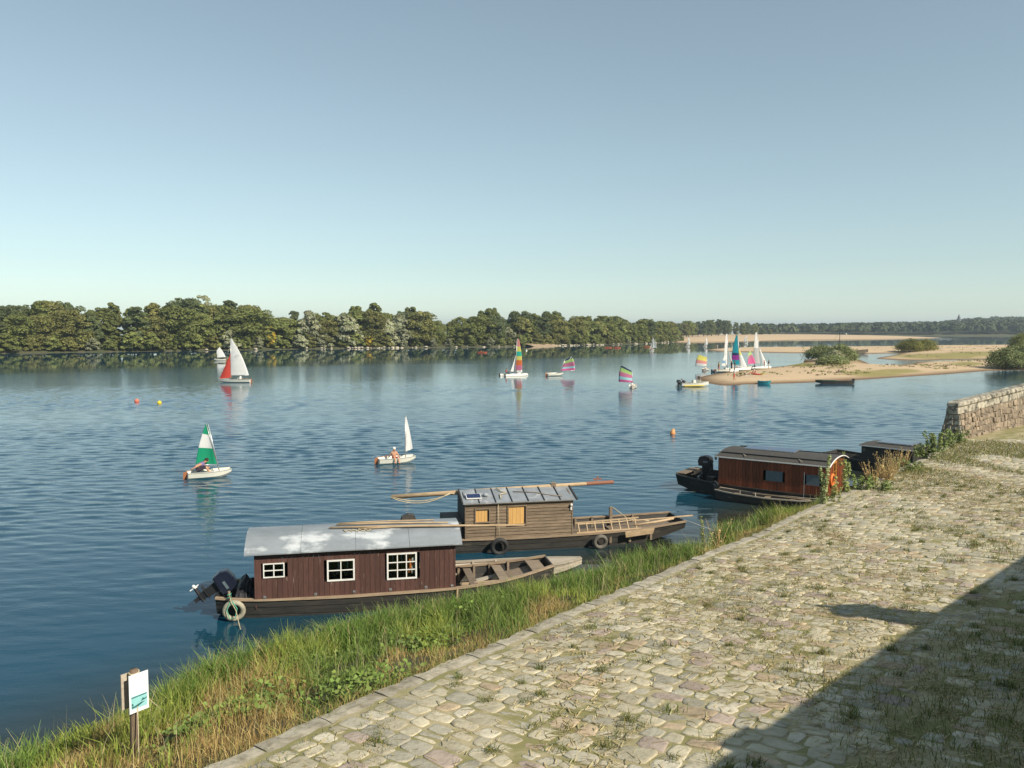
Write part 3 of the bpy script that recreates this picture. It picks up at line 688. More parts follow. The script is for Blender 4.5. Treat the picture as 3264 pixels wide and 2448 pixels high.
def mkcol(base, jit, n, rg):
    return np.clip(np.array(base)*rg.uniform(1-jit, 1+jit, (n,1))*rg.uniform(0.93,1.07,(n,3)), 0.005, 1)
rg = np.random.default_rng(77)
N0 = 150000
s = rg.uniform(-8, 46, N0); fr = rg.uniform(-0.02, 1.04, N0)
keep = rg.uniform(0,1,N0) < np.clip(BW(s)/7.2, 0.1, 1)*np.where(s < 14, 1.0, 0.75)
s, fr = s[keep], fr[keep]; t = -BW(s)*fr
x, y = xy_of(s, t); z = bank_z(s, t)-0.03; n = len(s); base = np.column_stack([x, y, z])
dry = fields(s, t, 4)*0.75 + (0.46-fr)*1.5 + rg.normal(0, 0.22, n)            # straw-coloured towards the quay, green by the water
isdry = dry > 0.12
clump = 0.65+0.5*(fields(s*2.2, t*2.2, 9)+0.4)
hh = np.where(isdry, rg.uniform(0.14, 0.42, n), rg.uniform(0.22, 0.62, n))*np.clip(clump, 0.5, 1.45)*np.clip(0.45+fr*0.9, 0.35, 1.1)
hh *= np.where(s > 24, 0.8, 1.0)
lean = rg.normal(0, 0.42, (n,3)); lean[:,2] = 0; lean += np.array([-0.10, 0.20, 0])
G1 = mkcol((0.27,0.32,0.06), 0.4, n, rg); G2 = mkcol((0.17,0.24,0.05), 0.4, n, rg); D1 = mkcol((0.52,0.39,0.15), 0.35, n, rg); D2 = mkcol((0.30,0.19,0.07), 0.3, n, rg)
lush = (fields(s, t, 12) > 0.1)[:,None]
col = np.where(isdry[:,None], np.where(rg.uniform(0,1,(n,1)) < 0.7, D1, D2), np.where(lush, G1, G2))
for nm, mk, lab in (('green_grass', ~isdry, 'long green grass growing on the river bank below the quay'), ('dry_grass', isdry, 'dry straw-coloured grass on the bank beside the edging stones')):
    me = blades(nm, base[mk], hh[mk], np.where(isdry[mk], 0.010, 0.016)*rg.uniform(.7,1.4,mk.sum()), lean[mk], col[mk], M['grass'], seed=3)
    tag(link(nm, me), lab, 'grass', kind='stuff')
# ragged fringe leaning over the edging stones
NF = 9000; sF = rg.uniform(-4, 44, NF); tF = rg.uniform(-0.35, 0.03, NF); kp = fields(sF*1.4, tF, 61)+rg.normal(0,.5,NF) > 0.0; sF, tF = sF[kp], tF[kp]; nF = len(sF); xF, yF = xy_of(sF, tF)
lf = rg.normal(0, .5, (nF,3)); lf[:,2] = 0; lf += np.array([NV[0], NV[1], 0])*.25
cF = np.where(rg.uniform(0,1,(nF,1)) < .5, mkcol((0.25,0.30,0.06), .4, nF, rg), mkcol((0.50,0.38,0.15), .35, nF, rg))
tag(link('edge_grass', blades('edge_grass', np.column_stack([xF, yF, bank_z(sF, tF)-.02]), rg.uniform(.15,.5,nF), rg.uniform(.007,.014,nF), lf, cF, M['grass'], seed=14)), 'ragged grass fringe leaning over the edging stones', 'grass', kind='stuff')
# tall clumps by the water
bs = []; hs = []
for k in range(52):
    s0 = rg.uniform(-4, 34) if k < 36 else rg.uniform(11, 21); m = int(rg.uniform(350, 800)); hgt = rg.uniform(.55, 1.05); q = rg.normal(0, .32, (m,2)); sS = s0+q[:,0]*1.3; tT = -BW(sS)+np.abs(q[:,1])*1.2+rg.uniform(0,.25); ok = tT < -.05; sS, tT = sS[ok], tT[ok]; xx, yy = xy_of(sS, tT)
    bs.append(np.column_stack([xx, yy, bank_z(sS, tT)-.03])); hs.append(rg.uniform(.45,1.0,len(sS))*hgt)
B = np.concatenate(bs); hh2 = np.concatenate(hs); n = len(B); lf = rg.normal(0,.38,(n,3)); lf[:,2] = 0
cT = np.where(rg.uniform(0,1,(n,1)) < .85, mkcol((0.20,0.31,0.065), .4, n, rg), mkcol((0.50,0.42,0.2), .3, n, rg))
tag(link('tall_grass', blades('tall_grass', B, hh2, rg.uniform(.010,.020,n), lf, cT, M['grass'], seed=15)), 'tall green grass clumps hanging over the water by the boats', 'grass', kind='stuff')
# seed stalks standing above the rest
n = 900; sK = rg.uniform(-6, 40, n); fK = rg.uniform(.15, 1.0, n); tK = -BW(sK)*fK; xK, yK = xy_of(sK, tK); lf = rg.normal(0,.25,(n,3)); lf[:,2] = 0
tag(link('seed_stalks', blades('seed_stalks', np.column_stack([xK, yK, bank_z(sK, tK)]), rg.uniform(.45,.95,n), rg.uniform(.006,.010,n), lf, mkcol((0.55,0.47,0.26), .3, n, rg), M['grass'], seed=16)), 'thin pale seed stalks standing above the bank grass', 'grass', kind='stuff')
# broad-leaved weeds in patches
cs = []; 
for (u, v, rad, nn_, hgt) in [(1620,1880,1.2,385,.45),(1500,1960,1.3,495,.5),(1350,2080,.8,385,.35),(1180,2200,.9,495,.32),(830,2260,1.0,495,.35),(1950,1830,1.0,385,.35),(2080,1790,.9,330,.35),(640,2330,.8,385,.3),(230,2330,1.0,385,.3),(2250,1730,.8,220,.3),(950,2120,.9,275,.3)]:
    p = ground_hit(u, v, bank_z, 0.8)
    if not (p.y > 3): continue
    q = rg.normal(0, rad*0.5, (nn_,2)); xx = p.x+q[:,0]; yy = p.y+q[:,1]; sS, tT = st_of(xx, yy); ok = (tT < -0.05) & (tT > -BW(sS)); xx, yy, sS, tT = xx[ok], yy[ok], sS[ok], tT[ok]
    zz = bank_z(sS, tT) + rg.uniform(0.03, 1.0, len(xx))**0.8*hgt; cs.append(np.column_stack([xx, yy, zz]))
P = np.concatenate(cs); nr = rg.normal(size=P.shape)*0.45 + np.array([0.1,-0.15,0.8]); nr /= np.linalg.norm(nr,axis=1)[:,None]; v, f = cards(P, nr, 0.075, rg)
cc = mkcol((0.19,0.26,0.06), 0.45, len(P), rg)
tag(link('leafy_weeds', np_mesh('leafy_weeds', v, f, M['leafy'], np.repeat(nr,4,0), np.repeat(cc,4,0))), 'broad-leaved green weeds among the grass of the bank', 'weeds', kind='stuff')
# grass and moss between the paving stones, thicker and greener under the wall to deepen the shade
N1 = 150000; s = rg.uniform(-2, 60, N1); t = rg.uniform(0.45, 15, N1)**1.0
fl = fields(s*1.6, t*1.6, 31) + rg.normal(0, 0.25, N1) + np.clip((t-6.3)*0.55, 0, 1.6)*(s < 24)
far_green = np.exp(-(((s-51)/8)**2+((t-1.8)/2.6)**2))*1.9
keep = (fl + far_green > 0.85); s, t = s[keep], t[keep]; n = len(s)
x, y = xy_of(s, t); z = pav_z(s, t)-0.03; lean = rg.normal(0, 0.7, (n,3)); lean[:,2] = 0
col = np.where((rg.uniform(0,1,(n,1)) < 0.55) | ((t > 7.2) & (s < 24))[:,None] & (rg.uniform(0,1,(n,1)) < .85), mkcol((0.15,0.19,0.045), .35, n, rg), mkcol((0.36,0.29,0.11), .3, n, rg))
me = blades('paving_grass', np.column_stack([x,y,z]), rg.uniform(0.05,0.15,n)*np.where((t > 7) | (s > 42), 1.5, 1), rg.uniform(0.006,0.014,n)*np.where(s > 35, 2.2, 1), lean, col, M['grass'], seed=6)
tag(link('paving_grass', me), 'short tufts of grass growing in the joints of the paving', 'grass', kind='stuff')
# small tufts and straw scattered over the stones
N2 = 300; bs = []; 
for k in range(N2):
    s0 = rg.uniform(-2, 40); t0 = rg.uniform(0.5, 9.5); m = rg.integers(25, 90); q = rg.normal(0, rg.uniform(0.04,0.13), (m,2)); bs.append(np.column_stack([s0+q[:,0], t0+q[:,1]]))
q = np.concatenate(bs); x, y = xy_of(q[:,0], q[:,1]); z = pav_z(q[:,0], q[:,1])-0.02; n = len(x); lean = rg.normal(0,0.8,(n,3)); lean[:,2] = 0
col = np.where(rg.uniform(0,1,(n,1)) < 0.7, mkcol((0.13,0.17,0.045), .35, n, rg), mkcol((0.34,0.28,0.1), .3, n, rg))
me = blades('grass_tufts', np.column_stack([x,y,z]), rg.uniform(0.05,0.17,n), rg.uniform(0.007,0.014,n), lean, col, M['grass'], seed=8)
tag(link('grass_tufts', me), 'scattered green tufts sprouting between paving stones', 'grass', kind='stuff')
N3 = 48000; s = rg.uniform(-2, 46, N3); t = rg.uniform(0.4, 13, N3); keep = fields(s*0.9, t*0.9, 51)+rg.normal(0,.5,N3) > -0.1; s, t = s[keep], t[keep]; n = len(s)
a = rg.uniform(0, np.pi, n); ln = rg.uniform(0.05, 0.26, n); ds = np.cos(a)*ln/2; dt = np.sin(a)*ln/2; wd = rg.uniform(0.003,0.008,n)
def q4(ss_, tt_, dz): 
    x, y = xy_of(ss_, tt_); return np.column_stack([x, y, pav_z(ss_, tt_)+dz])
hz = rg.uniform(0.011, 0.018, n)
A = q4(s-ds, t-dt, hz); B = q4(s+ds, t+dt, hz+rg.uniform(0,0.008,n)); sd_ = np.column_stack([-np.sin(a), np.cos(a)])
off = np.column_stack([sd_[:,0]*DV[0]+sd_[:,1]*NV[0], sd_[:,0]*DV[1]+sd_[:,1]*NV[1], np.zeros(n)])*wd[:,None]
v = np.stack([A-off, B-off, B+off, A+off, A-off+np.array([0,0,-.008]), B-off+np.array([0,0,-.008])], 1).reshape(-1,3); i = np.arange(n)[:,None]*6
f = np.concatenate([i+np.array([[0,1,2,3]]), i+np.array([[4,5,1,0]])])
tag(link('straw', np_mesh('straw', v, f, M['grass'], None, np.repeat(mkcol((0.60,0.50,0.27), .25, n, rg), 6, 0))), 'loose straw lying over the paving stones', 'straw', kind='stuff')

# ---- tall weeds standing at the quay edge
def weed(name, u, v, hgt, label, stems=3, spread=0.12, leaf=0.09, dens=90, colr=(0.22,0.27,0.09), z0=1.2, seed=0, stemcol='weed_stem', fan=0.5, t_off=None):
    p = ground_hit(u, v, pav_z, z0); e = empty(name, p, 0, label, 'plant', 'tall weeds at the quay edge'); rr = np.random.default_rng(seed+100); sm = MB(); pts = []; nrs = []
    for k in range(stems):
        a = rr.uniform(0, 6.28); r0 = rr.uniform(0, spread); hk = hgt*rr.uniform(0.6, 1.0) if k else hgt
        b0 = np.array([math.cos(a)*r0, math.sin(a)*r0, -0.05]); tip = b0 + np.array([math.cos(a)*fan*hk*rr.uniform(.1,.5), math.sin(a)*fan*hk*rr.uniform(.1,.5), hk])
        mid = (b0+tip)/2 + np.array([rr.normal(0,.03), rr.normal(0,.03), 0.05*hk])
        sm.tube([b0, mid, tip], [0.012, 0.009, 0.004], 5)
        m = int(dens*hk*rr.uniform(.5,1.2)); q = (np.clip(rr.choice(rr.uniform(0.05,1,9), m)+rr.normal(0,.03,m), .05, 1))[:,None]; c = b0*(1-q)**2 + 2*mid*q*(1-q) + tip*q*q
        d = rr.normal(size=(m,3)); d[:,2] = np.abs(d[:,2])*0.5; d /= np.linalg.norm(d,axis=1)[:,None]
        pts.append(c + d*leaf*rr.uniform(0.3,2.2,(m,1))*(1.35-q*0.7)); nr = d + np.array([0,0,.6]); nrs.append(nr/np.linalg.norm(nr,axis=1)[:,None])
    M.setdefault('weed_stem', pm('weed_stem', (0.25,0.24,0.10), (0.2,0.17,0.07), scale=8)); M.setdefault('dry_stem', pm('dry_stem', (0.5,0.37,0.17), (0.36,0.24,0.1), scale=8))
    sm.build('stem', M[stemcol], e)
    if dens:
        P = np.concatenate(pts); nr = np.concatenate(nrs); v_, f_ = cards(P, nr, leaf, rr); link('leaves', np_mesh('leaves', v_, f_, M['leafy'], np.repeat(nr,4,0), np.repeat(mkcol(colr, .35, len(P), rr),4,0)), e)
    return e
weed('tall_weed', 2622, 1606, 2.05, 'tallest leafy weed stalk in front of the red-brown cabin', 4, 0.12, 0.055, 190, (0.36,0.40,0.18), seed=1, fan=0.22)
weed('tall_weed', 2650, 1598, 1.0, 'bushy weed at the foot of the varnished cabin door', 8, 0.3, 0.05, 110, (0.36,0.38,0.14), seed=2, fan=.8)
weed('tall_weed', 2702, 1570, 1.75, 'leafy weed against the right edge of the varnished cabin end', 5, 0.25, 0.06, 120, (0.32,0.36,0.12), seed=3, fan=0.5)
weed('tall_weed', 2745, 1560, 0.75, 'low green weed clump right of the varnished cabin', 10, 0.4, 0.06, 130, (0.24,0.31,0.09), seed=4, fan=.9)
for k, (u, v, h) in enumerate([(2780,1540,1.1),(2815,1525,1.3),(2850,1508,1.2),(2835,1530,0.9),(2880,1490,1.1)]):
    weed('dry_weed', u, v, h, ['dry weed nearest the varnished cabin, fanning blond stalks','tall dry weed before the left corner of the far dark cabin','dry weed before the middle of the far dark cabin','short dry weed in front of the other dry stalks','dry weed at the right end of the dry clump'][k], 26, 0.16, 0.05, 14, (0.5,0.38,0.17), seed=10+k, stemcol='dry_stem', fan=1.1)
for k, (u, v, h) in enumerate([(2950,1462,0.9),(2985,1440,1.2),(3010,1425,1.0),(3055,1412,0.9),(2900,1500,0.6),(2800,1560,0.5)]):
    weed('leafy_weed', u, v, h, ['leafy weed right of the far dark cabin','dark leafy weed below the end of the parapet','bushy weed at the left foot of the parapet','low weed in front of the parapet end','small weed beside the dry clump','small leafy weed on the paving below the dry clump'][k], 14, 0.6, 0.075, 110, (0.22,0.27,0.09), seed=30+k, fan=1.0)
weed('dry_weed', 2290, 1745, 1.0, 'branching dry stalk at the water left of the red-brown cabin boat', 7, 0.06, 0.05, 10, (0.55,0.40,0.2), seed=50, stemcol='dry_stem', fan=0.9)
weed('tall_weed', 2250, 1752, 1.1, 'thin feathery weed left of the branching dry stalk', 4, 0.1, 0.045, 90, (0.30,0.32,0.10), seed=51, fan=0.3)

# low scrub and litter on the sandbars
P = []; C = []
for nm_, cnt, lim in (('sandbar', 900, .35), ('sandbar_far_side', 500, .4)):
    q, z = SANDPTS[nm_]; ok = np.where(z > lim)[0]; pk = ok[rg.integers(0, len(ok), cnt)]; fl_ = np.sin(q[pk,0]*.21+1)+np.sin(q[pk,1]*.17+q[pk,0]*.05)+rg.normal(0,.5,cnt); pk = pk[fl_ > .3]
    for i in pk:
        m = rg.integers(3, 10); P.append(np.column_stack([q[i]+rg.normal(0,.35,(m,2)), z[i]+rg.uniform(0,.22,m)])); C.append(mkcol((0.20,0.20,0.06) if rg.random() < .7 else (0.16,0.11,0.07), .3, m, rg))
P = np.concatenate(P); C = np.concatenate(C); nr = rg.normal(size=P.shape)*.4+np.array([.2,-.3,.7]); nr /= np.linalg.norm(nr,axis=1)[:,None]; v, f = cards(P, nr, .28, rg)
tag(link('sand_scrub', np_mesh('sand_scrub', v, f, M['leafy'], np.repeat(nr,4,0), np.repeat(C,4,0))), 'sparse low scrub and litter dotted over the sandbars', 'scrub', kind='stuff')
# ================================================================ HOUSEBOATS
M['brown_board'] = pm('brown_board', (0.105,0.048,0.036), (0.072,0.034,0.027), scale=5, stretch=(6,6,0.7), rough=0.7, bump=0.3, bscale=12, objrand=0.22, c3=(0.30,0.21,0.17), c3scale=3.4, c3lo=0.63, c3hi=0.74)
M['grey_board'] = pm('grey_board', (0.24,0.175,0.115), (0.13,0.095,0.062), scale=4, stretch=(0.6,5,7), rough=0.85, bump=0.45, bscale=9, objrand=0.18, c3=(0.09,0.07,0.05), c3scale=2.2, c3lo=0.6, c3hi=0.75)
M['red_board'] = pm('red_board', (0.24,0.062,0.022), (0.13,0.035,0.014), scale=4, stretch=(6,6,0.6), rough=0.45, bump=0.2, bscale=9, objrand=0.28)
M['door_wood'] = pm('door_wood', (0.55,0.24,0.05), (0.42,0.17,0.035), scale=4, stretch=(6,6,0.6), rough=0.4, objrand=0.1)
M['honey_wood'] = pm('shutter_wood', (0.66,0.40,0.14), (0.55,0.31,0.10), scale=4, stretch=(6,6,0.5), rough=0.55, objrand=0.06)
M['tar'] = pm('tarred_plank', (0.050,0.045,0.038), (0.028,0.026,0.024), scale=3, stretch=(0.5,3,3), rough=0.65, bump=0.35, bscale=8, objrand=0.2, c3=(0.16,0.14,0.10), c3scale=1.6, c3lo=0.58, c3hi=0.75)
M['gunwale'] = pm('gunwale_wood', (0.36,0.27,0.18), (0.24,0.17,0.11), scale=4, stretch=(0.5,5,5), rough=0.8, bump=0.3, objrand=0.12)
M['deck'] = pm('deck_wood', (0.26,0.20,0.14), (0.16,0.12,0.085), scale=3, stretch=(0.5,5,5), rough=0.85, bump=0.4, objrand=0.2)
M['pale_wood'] = pm('bleached_wood', (0.46,0.40,0.32), (0.34,0.29,0.22), scale=3, stretch=(0.5,5,5), rough=0.85, bump=0.3, objrand=0.15)
M['pole'] = pm('pole_wood', (0.50,0.37,0.23), (0.36,0.25,0.14), scale=4, stretch=(0.6,4,4), rough=0.75, bump=0.25, objrand=0.12)
M['roof_paint'] = pm('painted_roof', (0.25,0.275,0.295), (0.19,0.21,0.225), scale=2, rough=0.55, spec=0.4, c3=(0.50,0.52,0.53), c3scale=1.1, c3lo=0.53, c3hi=0.62, stretch=(.55,1,1))
M['zinc'] = pm('zinc_roof', (0.38,0.40,0.42), (0.28,0.30,0.31), scale=2.5, rough=0.45, metal=0.35, spec=0.5, objrand=0.08, c3=(0.5,0.5,0.5), c3scale=1.8, c3lo=0.6, c3hi=0.66)
M['tarpaper'] = pm('roofing_felt', (0.075,0.068,0.058), (0.055,0.05,0.045), scale=6, rough=0.85, bump=0.2)
flat('white_paint', (0.78,0.76,0.71), 0.5); flat('metal', (0.55,0.55,0.55), 0.35, 0.8); flat('black', (0.02,0.02,0.022), 0.5); flat('rubber', (0.035,0.034,0.033), 0.7, var=0.3)
flat('motor_blue', (0.014,0.018,0.035), 0.28, spec=0.5); flat('red_paint', (0.42,0.06,0.05), 0.6, var=0.35); flat('rope', (0.55,0.46,0.30), 0.9, var=0.3); flat('green_rope', (0.10,0.42,0.28), 0.8)
flat('solar', (0.02,0.035,0.10), 0.15, spec=0.6); flat('orange', (0.75,0.20,0.04), 0.6); flat('tyre_pale', (0.42,0.38,0.28), 0.8, var=0.4); flat('tyre_grey', (0.17,0.155,0.13), 0.8, var=0.5); flat('blue_shutter', (0.11,0.15,0.17), 0.6)
def glass_mat():
    m, nt, N, L, P = nodes('window_glass')
    gl = N.new('ShaderNodeBsdfGlossy'); gl.inputs['Roughness'].default_value = 0.02; tr = N.new('ShaderNodeBsdfTransparent'); tr.inputs['Color'].default_value = (0.72,0.76,0.74,1)
    fr = N.new('ShaderNodeFresnel'); fr.inputs['IOR'].default_value = 1.5; ms = N.new('ShaderNodeMixShader')
    L.new(fr.outputs[0], ms.inputs[0]); L.new(tr.outputs[0], ms.inputs[1]); L.new(gl.outputs[0], ms.inputs[2]); L.new(ms.outputs[0], N['Material Output'].inputs['Surface']); return m
M['glass'] = glass_mat()

def hull(par, X, yc, ht, hb, zt, zb, floor=0.10, mats=('tar','gunwale','deck'), nst=3, wl_in=0.045, gw=0.13, floor_to=None):
    """flat-bottomed hull; X, ht, hb, zt, zb are knots along the length"""
    xs = np.linspace(X[0], X[-1], 25); HT = np.interp(xs, X, ht); HB = np.interp(xs, X, hb); ZT = np.interp(xs, X, zt); ZB = np.interp(xs, X, zb)
    k = np.array([0.25,0.5,0.25]); sm = lambda a: np.concatenate([[a[0]], np.convolve(a, k, 'valid'), [a[-1]]])
    for _ in range(2): HT, HB, ZT, ZB = sm(HT), sm(HB), sm(ZT), sm(ZB)
    def pt(i, sg, f, inn): 
        return (xs[i], yc + sg*(HB[i]+(HT[i]-HB[i])*f - inn), ZB[i]+(ZT[i]-ZB[i])*f)
    for sg in (-1, 1):
        for q in range(nst):
            f0 = q/nst; f1 = (q+1)/nst+0.015; rows = []
            for i in range(25):
                r4 = [pt(i,sg,f0,-0.016), pt(i,sg,f1,0.0), pt(i,sg,f1,wl_in), pt(i,sg,f0,wl_in)]
                rows.append(r4+[r4[0]] if sg > 0 else (r4+[r4[0]])[::-1])
            MB().grid(rows).build('strake', M[mats[0]], par)
        rows = []
        for i in range(25):
            c = pt(i,sg,1.0,0.0); r4 = [(c[0],c[1]+sg*0.035,c[2]-0.03),(c[0],c[1]+sg*0.035,c[2]+0.025),(c[0],c[1]-sg*(gw-0.035),c[2]+0.025),(c[0],c[1]-sg*(gw-0.035),c[2]-0.03)]
            rows.append(r4+[r4[0]] if sg > 0 else (r4+[r4[0]])[::-1])
        b = MB().grid(rows)
        for r_ in (rows[0], rows[-1]): b.add(r_[:4], [(0,1,2,3)])
        b.build('gunwale', M[mats[1]], par)
    MB().grid([[pt(i,-1,0,0), pt(i,1,0,0)] for i in range(25)]).build('bottom', M[mats[0]], par)
    rows = []
    for i in range(25):
        z = max(floor, ZB[i]+0.04); f = (z-ZB[i])/(ZT[i]-ZB[i]); h = HB[i]+(HT[i]-HB[i])*f-wl_in
        rows.append([(xs[i], yc-h, z), (xs[i], yc+h, z)])
    # floor boards lengthwise
    nb = 5
    for q in range(nb):
        b = MB().grid([[tuple(Vector(r_[0]).lerp(Vector(r_[1]), q/nb+0.008)), tuple(Vector(r_[0]).lerp(Vector(r_[1]), (q+1)/nb-0.008))] for r_ in rows]); b.build('floor_board', M[mats[2]], par)
    for i, nm in ((0,'transom'), (24,'bow_board')):
        sgn = 1 if i == 0 else -1
        a = [pt(i,-1,0,0),pt(i,1,0,0),pt(i,1,1.0,0),pt(i,-1,1.0,0)]; MB().hexa([a[0],a[1],(a[1][0]+sgn*.05,a[1][1],a[1][2]),(a[0][0]+sgn*.05,a[0][1],a[0][2]),a[3],a[2],(a[2][0]+sgn*.05,a[2][1],a[2][2]),(a[3][0]+sgn*.05,a[3][1],a[3][2])]).build(nm, M[mats[0]], par)
    def gz(x): return float(np.interp(x, xs, ZT))
    def gy(x, sg): return float(yc + sg*np.interp(x, xs, HT))
    def iz(x): return float(np.interp(x, xs, [r_[0][2] for r_ in rows]))
    return gz, gy, iz
def ribs(par, xs, gz, gy, iz, mat='deck', w=0.09):
    for x in xs:
        for sg in (-1, 1):
            MB().bar((x, gy(x,sg)-sg*0.10, iz(x)), (x, gy(x,sg)-sg*0.09, gz(x)+0.02), w, w*0.8, (1,0,0)).build('rib', M[mat], par)

def board_wall(par, axis, a0, a1, c, z0, ztop, bw, mat, wins=(), th=0.03, out=-1, name='board', jit=0.006):
    """upright boards along an axis at the plane c; ztop may be a function; openings cut the boards"""
    n = max(1, round((a1-a0)/bw)); w = (a1-a0)/n
    for k in range(n):
        p0 = a0+k*w+0.004; p1 = a0+(k+1)*w-0.004; pc = (p0+p1)/2; pr_ = rnd.uniform(0, jit)
        segs = [(z0, None)]
        for (q0, q1, y0, y1) in wins:
            if p1 > q0+0.01 and p0 < q1-0.01: segs = [(z0, y0), (y1, None)]
        for s0, s1 in segs:
            e0 = s1 if s1 is not None else (ztop(p0) if callable(ztop) else ztop); e1 = s1 if s1 is not None else (ztop(p1) if callable(ztop) else ztop)
            ci, co = (c, c+out*(th+pr_))
            lo, hi = min(ci,co), max(ci,co)
            if axis == 'x': v = [(p0,lo,s0),(p1,lo,s0),(p1,hi,s0),(p0,hi,s0),(p0,lo,e0),(p1,lo,e1),(p1,hi,e1),(p0,hi,e0)]
            else: v = [(lo,p0,s0),(hi,p0,s0),(hi,p1,s0),(lo,p1,s0),(lo,p0,e0),(hi,p0,e0),(hi,p1,e1),(lo,p1,e1)]
            MB().hexa(v).build(name, M[mat], par)
def window(par, x0, x1, z0, z1, y, nx, nz, fw=0.045, mw=0.025, mat='white_paint', pane='glass', out=-1, depth=0.05):
    b = MB(); ya, yb = sorted((y, y+out*depth))
    b.box(x0,x1,ya,yb,z0,z0+fw); b.box(x0,x1,ya,yb,z1-fw,z1); b.box(x0,x0+fw,ya,yb,z0+fw,z1-fw); b.box(x1-fw,x1,ya,yb,z0+fw,z1-fw)
    w = b.build('window', M[mat], par)
    X = np.linspace(x0+fw, x1-fw, nx+1); Z = np.linspace(z0+fw, z1-fw, nz+1); ym = y+out*depth*0.5
    for k in range(1, nx): MB().box(X[k]-mw/2,X[k]+mw/2,ym-0.016,ym+0.016,z0+fw,z1-fw).build('glazing_bar', M[mat], w)
    for k in range(1, nz): MB().box(x0+fw,x1-fw,ym-0.012,ym+0.012,Z[k]-mw/2,Z[k]+mw/2).build('glazing_bar', M[mat], w)
    for i in range(nx):
        for j in range(nz):
            MB().box(X[i]+mw*.4,X[i+1]-mw*.4,ym-0.003,ym+0.003,Z[j]+mw*.4,Z[j+1]-mw*.4).build('pane', M[pane], w)
    return w
def roof_arc(par, x0, x1, y0, y1, ze, zr, mat, sheets=1, th=0.035, n=12, name='roof_sheet', power=0.5, gap=0.004):
    ys = np.linspace(y0, y1, n+1); prof = ze + (zr-ze)*(1-(np.abs(2*(ys-y0)/(y1-y0)-1))**2.2)
    X = np.linspace(x0, x1, sheets+1)
    for k in range(sheets):
        rows = []; dz = 0.003*(k % 2)
        for x in (X[k]+gap*(k > 0), X[k+1]-gap*(k < sheets-1)):
            top = [(x, y, z+th+dz) for y, z in zip(ys, prof)]; bot = [(x, y, z+dz) for y, z in zip(ys[::-1], prof[::-1])]
            rows.append(top+bot+[top[0]])
        b = MB().grid(rows); m = len(rows[0])-1; b.add(rows[0][:m], [tuple(range(m))]); b.add(rows[1][:m], [tuple(range(m-1,-1,-1))])
        b.build(name, M[mat], par)
    return lambda y: float(np.interp(y, ys, prof))
def tyre(name, loc, rz, label, rr=0.27, tr_=0.085, mat='rubber', group='tyre fenders'):
    b = MB(); pts = [(math.cos(a)*rr, 0, math.sin(a)*rr) for a in np.linspace(0, 2*math.pi, 20, endpoint=False)]; b.tube(pts, tr_, 8, True)
    o = b.build(name, M[mat], None, True); o.location = loc; o.rotation_euler = (R(8), 0, rz); tag(o, label, 'tyre', group); return o
def rope(name, pts, r=0.012, mat='rope', label=None, sag=0.0, cat='rope', group=None, parent=None):
    P = [Vector(p) for p in pts]
    if sag and len(P) == 2: P = [P[0].lerp(P[1], q) - Vector((0,0,sag*4*q*(1-q))) for q in np.linspace(0,1,9)]
    o = MB().tube(P, r, 5).build(name, M[mat], parent, True)
    if label: tag(o, label, cat, group)
    return o
def outboard(par, x, y, z, tilt, scale=1.0, mat='motor_blue', rz=0.0):
    """cowl (the part) with its leg, propeller and bracket as sub-parts"""
    b = MB(); prof = [(-0.30,-.20,.16),(-0.34,0.05,.20),(-0.26,.24,.17),(0.02,.31,.15),(0.27,.24,.16),(0.33,.02,.19),(0.28,-.20,.15)]
    rows = []
    for w_, sc_ in ((-1,.82),(-.96,.94),(-.5,1.0),(.5,1.0),(.96,.94),(1,.82)): rows.append([(px*sc_, w_*0.21*(1 if abs(w_) < 1 else .92), pz*sc_) for px, pz, _ in prof]+[(prof[0][0]*sc_, w_*0.21, prof[0][1]*sc_)])
    b.grid(rows); m = len(prof); b.add(rows[0][:m], [tuple(range(m-1,-1,-1))]); b.add(rows[-1][:m], [tuple(range(m))])
    c = b.build('outboard_motor', M[mat], par); c.location = (x,y,z); c.rotation_euler = (0, tilt, rz); c.scale = (scale,)*3
    l = MB(); l.hexa([(-.10,-.05,-.80),(.10,-.05,-.80),(.10,.05,-.80),(-.10,.05,-.80),(-.16,-.09,-.19),(.16,-.09,-.19),(.16,.09,-.19),(-.16,.09,-.19)]); l.tube([(-.30,0,-.78),(.16,0,-.78)],[.05,.06],8); l.box(-.26,.16,-.10,.10,-.60,-.575)
    l.box(-.04,.08,-.004,.004,-1.0,-.81); l.build('motor_leg', M['black'], c)
    p = MB()
    for a in (0.3, 2.4, 4.5): p.hexa([(-.32+dx, math.cos(a+da)*rr_, -.78+math.sin(a+da)*rr_) for rr_ in (.04,.15) for dx, da in ((-.01,-.1),(-.01,.5),(.01,.5),(.01,-.1))])
    p.ball((-.36,0,-.78), .06,.05,.05,8,5); p.build('propeller', M['white_paint'] if scale > .95 else M['black'], c)
    k = MB(); k.box(.18,.34,-.11,.11,-.45,-.1); k.build('bracket', M['black'], c)
    d = MB(); d.box(-.05,.2,-.214,-.2115,-.02,.06); d.build('decal', M['blue_shutter'], c)
    return c

